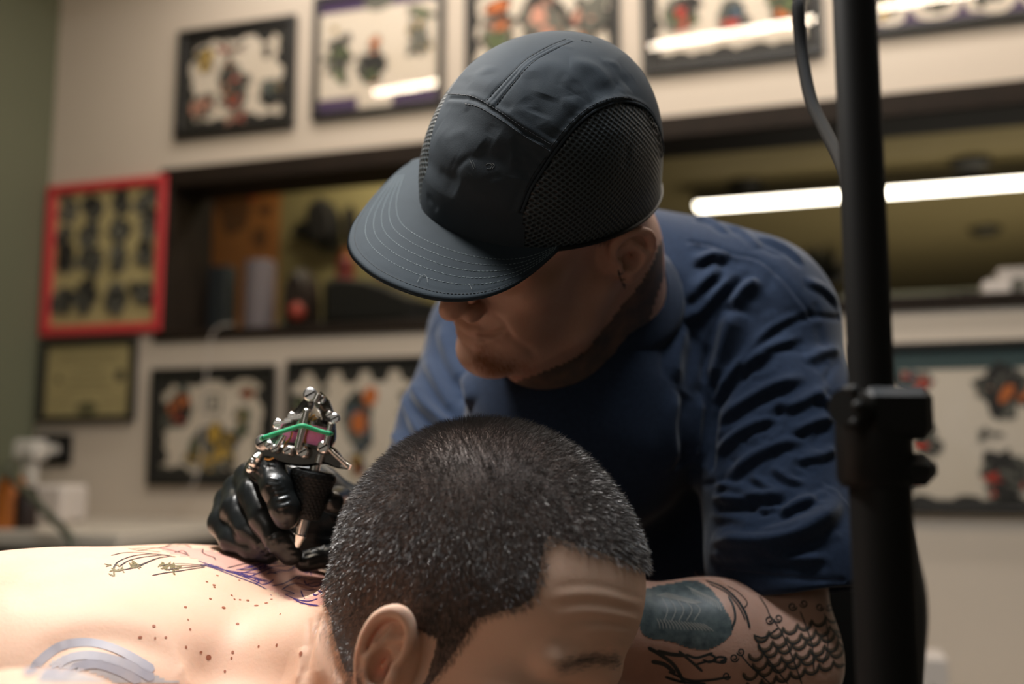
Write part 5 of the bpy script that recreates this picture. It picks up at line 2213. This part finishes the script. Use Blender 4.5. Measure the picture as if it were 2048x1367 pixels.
M['thread'] = mat('grey_thread', L_(112, 126, 130), .6)
M['threadd'] = mat('dark_thread', L_(22, 26, 29), .6)
b = MB()
bb = np.array([np.array(p) for p in ZC_(OUT)])
for r_ in (.47, .555, .64, .725, .81):
    line = []
    for i_ in range(8, NB - 10, 2):
        q_ = brim_pt(i_, r_ + .13 * (1 - math.sin(math.pi * i_ / (NB - 1))) * (r_ - 1.0) * 0)
        q_[2] += .00175
        line.append(bw(q_))
    Q_ = np.array(line)
    s_ = np.concatenate([[0], np.cumsum(np.linalg.norm(np.diff(Q_, axis=0), axis=1))])
    t = 0
    while t + .0021 < s_[-1]:
        tt = np.linspace(t, t + .0021, 4)
        p = np.stack([np.interp(tt, s_, Q_[:, k_]) for k_ in range(3)], 1)
        b.tube(p, [.00014, .00022, .00022, .00014], 5)
        t += .0030
line = []
for i_ in range(2, NB - 3):
    q_ = brim_pt(i_, .92)
    q_[2] += .0014
    line.append(bw(q_))
Q_ = np.array(line)
s_ = np.concatenate([[0], np.cumsum(np.linalg.norm(np.diff(Q_, axis=0), axis=1))])
t = 0
while t + .0018 < s_[-1]:
    tt = np.linspace(t, t + .0018, 4)
    p = np.stack([np.interp(tt, s_, Q_[:, k_]) for k_ in range(3)], 1)
    b.tube(p, [.0001, .00018, .00018, .0001], 5, 1)
    t += .0026
o = b.build('brim_stitching', [M['thread'], M['threadd']], cap_o)
o['kind'] = 'stuff'
CAPT = bvh(CV_, CF_)
b = MB()
for l in ([(1085, 85), (1005, 118), (905, 178), (820, 262), (728, 362)], [(1112, 95), (1035, 130), (935, 190), (852, 280), (770, 385)],
          [(x - 10, y - 18) for x, y in FS], [(x + 0, y + 22) for x, y in FS[1:]] + [(1000, 605)], [(1150, 90), (1180, 95), (1205, 102)],
          [(x - 20, y - 18) for x, y in MESHL[3:-1]], [(900, 760), (935, 690), (975, 630), (1010, 590)]):
    dashes(CAPT, l, b)
o = b.build('crown_stitching', [M['threadd']], cap_o)
o['kind'] = 'stuff'
# a few stray light hairs and a worn print on the front panel
b = MB()
for l in ([(430, 1160), (440, 1140), (460, 1122)], [(462, 1125), (472, 1140), (474, 1160)], [(655, 1165), (665, 1180), (668, 1190)]):
    pts = on_surface(BT, ZC_(l), 2)
    b.tube(np.array([p[0] + p[1] * .0008 for p in pts]), .00012, 5)
for l in ([(660, 615), (670, 635), (678, 655)], [(672, 618), (682, 640), (686, 652)], [(730, 640), (745, 632), (760, 640), (750, 655), (735, 655)], [(755, 630), (770, 640), (760, 655)]):
    pts = on_surface(CAPT, ZC_(l), 2)
    b.tube(np.array([p[0] + p[1] * .0001 for p in pts]), .00016, 5)
M['lint'] = mat('pale_lint', L_(130, 136, 138), .7)
o = b.build('lint', M['lint'], cap_o)
o['kind'] = 'stuff'

# ================================================================== GLOVED HANDS
M['glove'] = mat('black_nitrile', L_(24, 27, 28), .30, spec=.6, bump=(130, .25, .0012))
MACH_Y = .765


def Z3(x, y, Y):     # zoom 400..780 x 740..1160 (scale 3.2553)
    return P(400 + x / 3.2553, 740 + y / 3.2553, Y)


fingers = dict(
    index=([(560, 720, .835), (400, 655, .800), (440, 610, .772), (500, 760, .752), (552, 900, .748), (560, 955, .752)], [.0125, .0125, .0125, .0115, .0108, .0095]),
    middle=([(520, 800, .845), (330, 700, .815), (350, 800, .790), (420, 960, .772), (510, 1100, .764), (590, 1195, .768)], [.0125, .0125, .012, .0115, .0105, .009]),
    ring=([(480, 880, .85), (250, 775, .825), (235, 900, .803), (330, 1040, .788), (430, 1120, .782), (500, 1160, .782)], [.012, .012, .012, .0115, .010, .009]),
    little=([(430, 960, .855), (190, 850, .835), (150, 990, .812), (220, 1105, .795), (340, 1160, .787), (450, 1200, .783)], [.012, .0115, .0115, .0105, .0095, .0075]),
    thumb=([(1000, 1000, .875), (960, 905, .845), (900, 850, .800), (860, 858, .772)], [.0145, .0125, .0112, .0092]))


def right_hand_sdf(p):
    # palm behind the fingers
    d = ell(p, Z3(640, 900, .865), (.046, .024, .044))
    d = smin(d, ell(p, Z3(420, 930, .852), (.03, .024, .040)), .012)
    d = smin(d, ell(p, Z3(820, 980, .873), (.035, .022, .030)), .014)
    d = smin(d, chain(p, [Z3(900, 970, .88), Z3(1060, 990, .89), Z3(1130, 1000, .90)], [.028, .030, .033], .01), .015)
    # outer edge of the hand (heel)
    d = smin(d, cap(p, Z3(190, 900, .84), Z3(330, 1130, .815), .012, .011), .012)
    for k_, (pts, rs) in fingers.items():
        c = chain(p, [Z3(*q_) for q_ in pts], rs, .004)
        d = smin(d, c, .0026)
    return d


def hand_sculpt(V, N, T, F):
    def S(l, a_, r_, **k):
        stroke(V, N, T, [(400 + x / 3.2553, 740 + y / 3.2553) for x, y in l], a_, r_, **k)
    def ridge(l, a_, r_):
        S(l, a_, r_)
        S([(x, y + 12) for x, y in l], -a_ * .8, r_)
    for l in ([(440, 705), (480, 712), (520, 715)], [(430, 740), (480, 745), (540, 740)], [(450, 775), (510, 770), (560, 765)], [(470, 805), (520, 800), (580, 790)], [(490, 850), (540, 840), (590, 820)],
              [(500, 900), (560, 885), (600, 870)], [(440, 1090), (490, 1060), (540, 1050)], [(450, 1120), (500, 1085), (550, 1075)], [(560, 1140), (600, 1130), (630, 1150)],
              [(360, 1170), (390, 1130), (420, 1120)], [(400, 1185), (430, 1150), (455, 1150)], [(420, 1210), (455, 1180), (480, 1190)], [(580, 1170), (620, 1170), (650, 1160)],
              [(300, 700), (290, 800), (300, 900)]):
        ridge(l, .0009, .0018)
    for l in ([(420, 620), (425, 690), (450, 760)], [(250, 760), (215, 860), (205, 960), (260, 1060)], [(180, 820), (140, 900), (130, 1000)], [(830, 840), (850, 850), (880, 852)]):
        S(l, .0007, .003)
    return V


h0, h1 = Z3(100, 560, .80), Z3(1180, 1260, .80)
HX = axis(h0[0] - .01, h1[0] + .02, .0011)
HY = axis(.725, .93, .0014, .0011, .73, .83)
HZ = axis(h1[2] - .012, h0[2] + .012, .0011)
HV_, HF_ = person_mesh('glove', right_hand_sdf, HX, HY, HZ, None, None, hand_sculpt)
HT = bvh(HV_, HF_)
g = raw_mesh('glove', HV_, HF_, M['glove'], parent=TR)
g['label'] = 'black glove gripping the tattoo machine'
# rolled cuff
b = MB()
cq0, cq1 = Z3(1060, 990, .89), Z3(1130, 1000, .90)
ax_ = (cq1 - cq0) / np.linalg.norm(cq1 - cq0)
u = np.cross(ax_, [0, 0, 1.0]); u /= np.linalg.norm(u); w_ = np.cross(ax_, u)
b.tube([cq1 + .0345 * (math.cos(t) * u + math.sin(t) * w_) for t in np.linspace(0, 6.283, 40)], .002, 8)
b.build('cuff', M['glove'], g)


# left hand: flat on the client's upper back, stretching the skin, mostly behind his head
def left_hand_sdf(p):
    d = ell(p, (-.035, .842, -.086), (.048, .034, .018))
    d = smin(d, chain(p, [(.0, .835, -.105), (.03, .82, -.118), (.055, .818, -.124)], [.026, .031, .036], .01), .015)
    tips = [((-.160, .785), (-.138, .805), (-.100, .828)), ((-.166, .806), (-.138, .826), (-.098, .846)), ((-.160, .834), (-.135, .85), (-.092, .860)), ((-.145, .86), (-.12, .868), (-.082, .872))]
    for i_, t_ in enumerate(tips):
        zt3 = (-.0745, -.0705, -.0715)
        pts = [(t_[0][0], t_[0][1], zt3[0]), (t_[1][0], t_[1][1], zt3[1]), (t_[2][0], t_[2][1], zt3[2]), (-.05, .835 + i_ * .012, -.080)]
        d = smin(d, chain(p, pts, [.0075, .0088, .0098, .0105], .003), .0024)
    d = smin(d, chain(p, [(-.085, .775, -.092), (-.055, .80, -.088), (-.02, .825, -.094)], [.0095, .0108, .014], .004), .006)
    return d


LX, LY, LZ = axis(-.20, .105, .0016), axis(.755, .905, .0016), axis(-.17, -.06, .0016)


def lh_sculpt(V, N, T, F):
    for l in ([(602, 1108), (625, 1100), (650, 1108)], [(610, 1122), (640, 1112), (665, 1118)], [(640, 1130), (660, 1122), (690, 1124)], [(600, 1098), (620, 1090), (650, 1092)], [(660, 1100), (680, 1096), (700, 1102)]):
        stroke(V, N, T, l, .0012, .002)
        stroke(V, N, T, [(x + 4, y + 5) for x, y in l], -.001, .002)
    return V


lv, lf = person_mesh('glove', left_hand_sdf, LX, LY, LZ, None, None, lh_sculpt)
g2 = raw_mesh('glove', lv, lf, M['glove'], parent=TR)
g2['label'] = "black glove pressing on the client's back"

# ================================================================== TATTOO MACHINE
mr = root('tattoo_machine', P(587, 1110, MACH_Y), 'chromed coil tattoo machine with pink coils and a black grip, held in the right glove', 'tattoo machine')
Y0 = MACH_Y


def zq(x, y, dy=0.0):
    return Z3(x, y, Y0 + dy)


gt, gb = zq(745, 655), zq(675, 965)
gax = (gt - gb) / np.linalg.norm(gt - gb)
M['rubber'] = mat('black_rubber_grip', L_(26, 28, 29), .5, spec=.35)
# knurled grip: real diamond relief
nseg, nrow = 96, 110
Lg = np.linalg.norm(gt - gb)
u = np.cross(gax, [0, 1.0, 0]); u /= np.linalg.norm(u); w_ = np.cross(gax, u)
vs, fs = [], []
for i_ in range(nrow):
    t = i_ / (nrow - 1)
    r0 = np.interp(t, [0, .03, .1, .45, .5, .55, .88, .97, 1], [.0095, .0112, .0122, .0142, .0145, .0146, .0175, .0172, .0150])
    kn = 0 if (t < .05 or t > .93 or .46 < t < .50) else 1
    for j_ in range(nseg):
        a_ = 2 * math.pi * j_ / nseg
        z_ = t * Lg
        dm = abs(math.sin(a_ * 12 + z_ * 700)) * abs(math.sin(a_ * 12 - z_ * 700))
        r = r0 + (.0006 * dm - .0002) * kn
        vs.append(gb + gax * z_ + r * (math.cos(a_) * u + math.sin(a_) * w_))
for i_ in range(nrow - 1):
    for j_ in range(nseg):
        k_ = (j_ + 1) % nseg
        fs.append((i_ * nseg + j_, i_ * nseg + k_, (i_ + 1) * nseg + k_, (i_ + 1) * nseg + j_))
b = MB()
b.add(vs, fs)
b.add([gt + gax * .0006 + .0150 * (math.cos(2 * math.pi * j_ / 24) * u + math.sin(2 * math.pi * j_ / 24) * w_) for j_ in range(24)], [tuple(range(24))])
b.add([gb + .0095 * (math.cos(2 * math.pi * j_ / 24) * u + math.sin(2 * math.pi * j_ / 24) * w_) for j_ in range(24)], [tuple(range(24))[::-1]])
b.build('grip', M['rubber'], mr)
CH = M['chrome']
# tip and needle
tb = zq(610, 1185)
b = MB()
p0, p1 = zq(672, 960), zq(650, 1065)
b.tube([gb + gax * .003, p1 + (p0 - p1) * .2, p1, p1 + (tb - p1) * .05, p1 + (tb - p1) * .6, tb], [.0060, .0052, .0050, .0056, .0038, .0016], 20)
tipo = b.build('tip', CH, mr)
b = MB()
ndl = P(587, 1112, Y0)
b.tube([tb, ndl], [.0007, .0003], 8)
b.build('needle', M['steel'], tipo)
# tube stem between grip and frame
b = MB()
b.tube([gt - gax * .004, zq(755, 590), zq(765, 545)], .0040, 16)
b.build('tube_stem', CH, mr)
# frame: sculpted side plate, base and rear arm
M['darkchrome'] = mat('dark_chrome', (.20, .19, .18), .2, metal=1.0)


def bar(b_, pts, hw, hd, m_=0):
    """flat bar through points, hw half-width in the picture plane, hd half-depth"""
    pts = [np.asarray(p_) for p_ in pts]
    vs_, k_ = [], 0
    pp_ = catmull(pts, 6) if len(pts) > 2 else np.array(pts)
    t_ = np.gradient(pp_, axis=0)
    t_ /= np.linalg.norm(t_, axis=1)[:, None]
    fwd = A(0, 1.0, 0)
    n_ = len(pp_)
    hw = np.interp(np.linspace(0, 1, n_), np.linspace(0, 1, len(hw)), hw) if not np.isscalar(hw) else np.full(n_, hw)
    for i_ in range(n_):
        sd_ = np.cross(t_[i_], fwd)
        sd_ /= np.linalg.norm(sd_)
        c_ = pp_[i_]
        e_ = .78
        for sx, sy in ((-1, -e_), (-e_, -1), (e_, -1), (1, -e_), (1, e_), (e_, 1), (-e_, 1), (-1, e_)):
            vs_.append(c_ + sd_ * hw[i_] * sx + fwd * hd * sy)
    f_ = []
    for i_ in range(n_ - 1):
        for j_ in range(8):
            k2 = (j_ + 1) % 8
            f_.append((i_ * 8 + j_, i_ * 8 + k2, (i_ + 1) * 8 + k2, (i_ + 1) * 8 + j_))
    f_.append(tuple(range(8))[::-1])
    f_.append(tuple((n_ - 1) * 8 + j_ for j_ in range(8)))
    b_.add(vs_, f_, m_)


b = MB()
bar(b, [zq(405, 545), zq(500, 540), zq(600, 555), zq(700, 560), zq(800, 548), zq(850, 560), zq(905, 600), zq(975, 630)], [.006, .0065, .0075, .0078, .0075, .0068, .0045, .0022], .0055)
bar(b, [zq(830, 500, .006), zq(850, 430, .008), zq(835, 300, .008), zq(800, 220, .006), zq(760, 160, .004)], [.0035, .004, .0045, .0055, .004], .0035)
bar(b, [zq(420, 520, .004), zq(500, 470, .006), zq(560, 400, .008), zq(620, 310, .009), zq(690, 240, .008), zq(730, 170, .006)], [.004, .0035, .0030, .0040, .0050, .0035], .0030)
fr_o = b.build('machine_frame', M['darkchrome'], mr)
# bright edges / stepped spike on the right arm
b = MB()
for x, y in ((872, 545), (905, 575), (938, 605)):
    c = zq(x, y, -.006)
    b.tube([c + A(-.003, 0, .003), c + A(.003, 0, -.003)], [.0016, .0016], 8)
bar(b, [zq(925, 608, -.003), zq(955, 620, -.003), zq(978, 630, -.003)], [.0028, .0024, .0018], .0035)
b.build('spike_rings', CH, fr_o)
# coils
for x, y, x2, y2, dy, lb in ((728, 490, 765, 350, .000, None), (585, 475, 610, 385, .012, None)):
    a0, a1 = zq(x, y, dy), zq(x2, y2, dy)
    d_ = (a1 - a0) / np.linalg.norm(a1 - a0)
    r = .0125 if dy == 0 else .0095
    M['pink'] = M.get('pink') or mat('pink_coil_wrap', L_(226, 118, 168), .3, spec=.6, coat=.4, noise=(900, L_(238, 150, 190), .6))
    b = MB()
    b.tube([a0, a0 + d_ * .001, a1 - d_ * .001, a1], [r * .93, r, r, r * .93], 28)
    co = b.build('coil', M['pink'], mr)
    b = MB()
    for q_ in (a0, a1):
        b.tube([q_ - d_ * .0012, q_ + d_ * .0012], r * 1.12, 28)
    b.tube([a1, a1 + d_ * .004], r * .45, 16)
    b.build('coil_washer', M['darkchrome'], co)
# front posts, springs and screws (bright vertical bars)
def post(x0, y0, x1, y1, r, dy=-.012, name='post'):
    b_ = MB()
    a_, c_ = zq(x0, y0, dy), zq(x1, y1, dy)
    b_.tube([a_, a_ + (c_ - a_) * .03, a_ + (c_ - a_) * .97, c_], [r * .7, r, r, r * .7], 14)
    return b_.build(name, CH, mr)


post(635, 518, 700, 250, .0030, -.014)
post(820, 482, 855, 340, .0026, -.012)
post(750, 205, 775, 150, .0026, -.012)
post(770, 605, 785, 548, .0030, -.008)
post(548, 420, 500, 500, .0024, -.010)
for x, y, r, dy in ((720, 158, .0078, -.004), (790, 190, .0050, -.006), (412, 470, .0085, -.004), (452, 488, .0050, -.008), (805, 500, .0068, -.010), (600, 300, .0050, .004), (510, 350, .0058, -.002),
                    (880, 312, .0058, -.004), (845, 290, .0042, -.004), (490, 510, .0045, -.008), (575, 520, .0055, -.010), (672, 528, .0068, -.010)):
    b = MB()
    r *= .68
    c = zq(x, y, dy)
    b.tube([c + A(0, .004, 0), c, c + A(0, -.0025, 0), c + A(0, -.0034, 0)], [r * .8, r, r, r * .75], 20)
    s_ = b.build('screw', M['steel'] if x in (412, 720, 880) else CH, mr)
    b = MB()
    b.box(c + A(0, -.0036, 0), (r * 1.5, .0006, r * .22), np.stack([A(math.cos(.5), 0, math.sin(.5)), A(0, 1, 0), A(-math.sin(.5), 0, math.cos(.5))]))
    b.build('screw_slot', M['black'], s_)
# binding post at the lower left
b = MB()
b.tube(np.array([zq(395, 545, -.004), zq(372, 575, -.006), zq(352, 605, -.006), zq(330, 640, -.006)]), [.0030, .0045, .0034, .0030], 14)
b.ball(zq(350, 600, -.006), .0045)
b.ball(zq(330, 638, -.006), .0038)
b.build('binding_post', CH, mr)
# armature bar and springs over the coils
b = MB()
bar(b, [zq(560, 330, .0), zq(640, 305, .0), zq(720, 300, .0), zq(780, 318, .0)], [.0016, .002, .002, .0016], .005)
bar(b, [zq(490, 352, -.002), zq(540, 345, -.002), zq(600, 330, -.002)], [.0012, .0012, .0012], .005)
b.build('armature_spring', CH, mr)
# brass coil wires
M['brass'] = mat('brass_wire', (.62, .36, .12), .3, metal=1.0)
b = MB()
for l in ([(690, 500), (682, 440), (700, 380), (730, 330), (760, 310)], [(545, 505), (560, 470), (590, 440), (600, 400)], [(700, 330), (730, 300), (750, 290)], [(420, 575), (450, 580), (480, 570)]):
    b.tube(catmull([zq(x, y, -.013) for x, y in l], 6), .0008, 8)
o = b.build('coil_wire', M['brass'], mr)
# green rubber band
M['green'] = mat('green_rubber', L_(46, 168, 118), .45, sss=.2)
b = MB()
bp = catmull([zq(415, 437, -.016), zq(480, 415, -.017), zq(560, 390, -.018), (zq(640, 365, -.019)), zq(668, 360, -.0195), zq(700, 368, -.019), zq(770, 392, -.017), zq(840, 412, -.0165)], 6)
bp2 = catmull([zq(840, 412, -.0165), zq(856, 412, -.008), zq(830, 408, .014), zq(660, 375, .022), zq(480, 425, .014), zq(406, 445, -.004), zq(415, 437, -.016)], 6)
b.tube(np.concatenate([bp, bp2[1:]]), .0017, 10, caps=False)
b.build('rubber_band', M['green'], mr)
# clip cord leaving the machine towards the back
M['cord'] = mat('black_cord', L_(20, 19, 18), .7, spec=.2)

# ================================================================== BLACK STAND AT THE RIGHT
PY = .50
def vline(px, py):
    q_ = P(px, py, PY)
    return q_[0]
px_ = (vline(1707, 0) + vline(1741, 700)) / 2
sr = root('light_stand', A(px_, PY, FLOOR), 'black tripod stand pole in the right foreground, crossing the whole picture', 'stand')
zc_ = P(1760, 860, PY)[2]
b = MB()
b.tube([A(px_, PY, zc_ - .03), A(px_, PY, .62), A(px_, PY, 1.0)], .0112, 28)
b.build('upper_tube', M['blackmetal'], sr)
b = MB()
b.tube([A(px_ + .002, PY, FLOOR + .12), A(px_ + .002, PY, zc_ - .02)], .0150, 28)
b.build('lower_tube', M['blackmetal'], sr)
# clamp collar with its two projecting lugs
b = MB()
b.tube([A(px_, PY, zc_ + .014), A(px_, PY, zc_ + .010), A(px_, PY, zc_ - .024), A(px_, PY, zc_ - .028)], [.015, .0185, .0185, .016], 28)
q0, q1 = P(1690, 775, PY - .006), P(1852, 880, PY - .006)
b.box((q0 + q1) / 2 + A(.003, 0, 0), (abs(q1[0] - q0[0]) - .004, .026, abs(q0[2] - q1[2])), bevel=.005)
b.build('clamp_collar', M['black'], sr)
q0, q1 = P(1700, 905, PY - .004), P(1868, 972, PY - .004)
b = MB()
b.box((q0 + q1) / 2, (abs(q1[0] - q0[0]), .022, abs(q0[2] - q1[2])), bevel=.006)
b.build('lower_collar', M['black'], sr)
q0 = P(1690, 815, PY - .02)
b = MB()
b.tube([q0 + A(.012, .01, 0), q0 + A(.004, 0, 0), q0 + A(-.002, -.006, .0)], [.006, .010, .009], 14)
kn_ = b.build('clamp_knob', M['black'], sr)
b = MB()
for a_ in np.linspace(0, 6.283, 7)[:-1]:
    b.ball(q0 + A(.002, -.003, 0) + .009 * A(0, math.cos(a_), math.sin(a_)), .003, seg=8, rings=6)
b.build('knob_ridge', M['black'], kn_)
for k_ in range(3):
    a_ = .6 + k_ * 2.094
    b = MB()
    foot = A(px_ + .42 * math.cos(a_), PY + .42 * math.sin(a_), FLOOR + .012)
    b.tube([A(px_ + .016 * math.cos(a_), PY + .016 * math.sin(a_), FLOOR + .42), foot], .008, 12)
    lg = b.build('leg', M['blackmetal'], sr)
    b = MB()
    b.ball(foot, (.014, .014, .012))
    b.build('rubber_foot', M['black'], lg)
# lamp head carried by the stand (above the picture)
lr = root('work_lamp', A(*LAMP_LOC), 'flat white work lamp on a boom above the client', 'lamp')
d_ = np.array(LAMP_AIM) - np.array(LAMP_LOC)
d_ /= np.linalg.norm(d_)
xa = np.cross(d_, [0, 1.0, 0]); xa /= np.linalg.norm(xa)
ya = np.cross(d_, xa)
b = MB()
b.box(A(*LAMP_LOC) - d_ * .022, (.30, .18, .03), np.stack([xa, ya, d_]), bevel=.004)
b.build('housing', M['black'], lr, False)
b = MB()
jt = A(px_, PY, .985)
b.tube([A(*LAMP_LOC) - d_ * .04, A(*LAMP_LOC) - d_ * .09, jt + A(-.01, 0, .01), jt + A(.03, 0, 0)], .008, 12)
b.build('boom', M['blackmetal'], lr)
# cable hanging beside the pole
b = MB()
b.tube(catmull([A(.13, .51, .99), A(.155, .60, .86), A(.20, .72, .62), P(1592, -60, .80), P(1596, 20, .80), P(1604, 110, .80), P(1622, 200, .78), P(1650, 260, .75), P(1685, 330, .70), P(1712, 420, .62), P(1730, 560, .56), P(1745, 700, .535), P(1752, 1100, .535), P(1756, 1500, .535)], 8), .0052, 12)
tag(b.build('lamp_cable', M['cord']), 'black cable hanging down to the left of the stand pole', 'cable')

# ================================================================== CHAIR, BENCH, LEGS
M['leather'] = mat('black_leather', L_(24, 23, 22), .42, spec=.4, bump=(160, .2, .001))
cr = root('office_chair', A(.46, 1.20, FLOOR), "black padded chair behind the tattooist, its back showing right of the pole", 'chair')


def back_sdf(p):
    """tall padded backrest, narrower towards the bottom, curved"""
    z = p[:, 2]
    cx = .395 + .0 * z
    d = ell(p, (.358, 1.20, -.155), (.13, .045, .14))
    d = smin(d, ell(p, (.355, 1.205, -.30), (.118, .045, .20)), .05)
    d = smin(d, ell(p, (.35, 1.20, -.06), (.10, .035, .09)), .05)
    return d


bv, bf = person_mesh('x', back_sdf, axis(.2, .6, .005), axis(1.1, 1.3, .005), axis(-.55, .08, .005), None, None, None)
raw_mesh('backrest', bv, bf, M['leather'], parent=cr)
b = MB()
b.box(A(.33, 1.18, -.655), (.44, .44, .08), bevel=.03)
b.build('seat', M['leather'], cr)
b = MB()
b.box(A(.39, 1.30, -.52), (.05, .015, .34), bevel=.004)
b.box(A(.38, 1.27, -.68), (.06, .14, .02), bevel=.004)
b.build('back_bracket', M['blackmetal'], cr)
b = MB()
b.tube([A(.33, 1.18, FLOOR + .09), A(.33, 1.18, -.69)], .025, 20)
b.build('gas_column', M['steel'], cr)
for k_ in range(5):
    a_ = k_ * 2 * math.pi / 5
    b = MB()
    e_ = A(.33 + .27 * math.cos(a_), 1.18 + .27 * math.sin(a_), FLOOR + .06)
    b.tube([A(.33, 1.18, FLOOR + .11), e_], [.022, .013], 10)
    lg = b.build('leg', M['black'], cr)
    b = MB()
    b.ball(e_ + A(0, 0, -.032), (.026, .012, .026))
    b.build('castor', M['black'], lg)


def trousers_sdf(p):
    d = ell(p, (.24, 1.20, -.50), (.17, .15, .11))
    for kx, fx, y0 in ((.36, .42, .92), (.02, -.02, .98)):
        d = smin(d, cap(p, (.24 + (.07 if kx > .1 else -.07), 1.16, -.52), (kx, y0, -.56), .085, .062), .04)
        d = smin(d, cap(p, (kx, y0, -.56), (fx, y0 + .05, FLOOR + .08), .06, .045), .03)
    return d


tv, tf = person_mesh('x', trousers_sdf, axis(-.12, .52, .009), axis(.82, 1.38, .009), axis(FLOOR + .02, -.36, .009), None, None, None)
M['denim'] = mat('black_trousers', L_(26, 25, 25), .8)
raw_mesh('trousers', tv, tf, M['denim'], parent=TR)
for fx, y0 in ((.42, .97), (-.02, 1.03)):
    b = MB()
    b.ball(A(fx, y0 - .05, FLOOR + .045), (.045, .13, .045))
    b.build('shoe', M['black'], TR)
# bench
br_ = root('massage_bench', A(-.55, .80, FLOOR), 'black padded bench the client is lying on', 'bench')
b = MB()
b.box(A(-.54, .80, -.427), (1.66, .52, .07), bevel=.025)
b.build('padded_top', M['leather'], br_)
for x in (-1.2, -.34):
    for y in (.60, 1.0):
        b = MB()
        b.tube([A(x, y, -.46), A(x, y, FLOOR)], .022, 14)
        b.build('leg', M['blackmetal'], br_)
# client's trousers


def ctr_sdf(p):
    d = ell(p, (-.88, .80, -.29), (.16, .18, .12))
    for y in (.70, .90):
        d = smin(d, cap(p, (-.92, y, -.30), (-1.25, y, -.33), .085, .06), .03)
    return d


tv, tf = person_mesh('x', ctr_sdf, axis(-1.36, -.68, .009), axis(.58, 1.02, .009), axis(-.45, -.12, .009), None, None, None)
raw_mesh('trousers', tv, tf, M['denim'], parent=CL_ROOT)
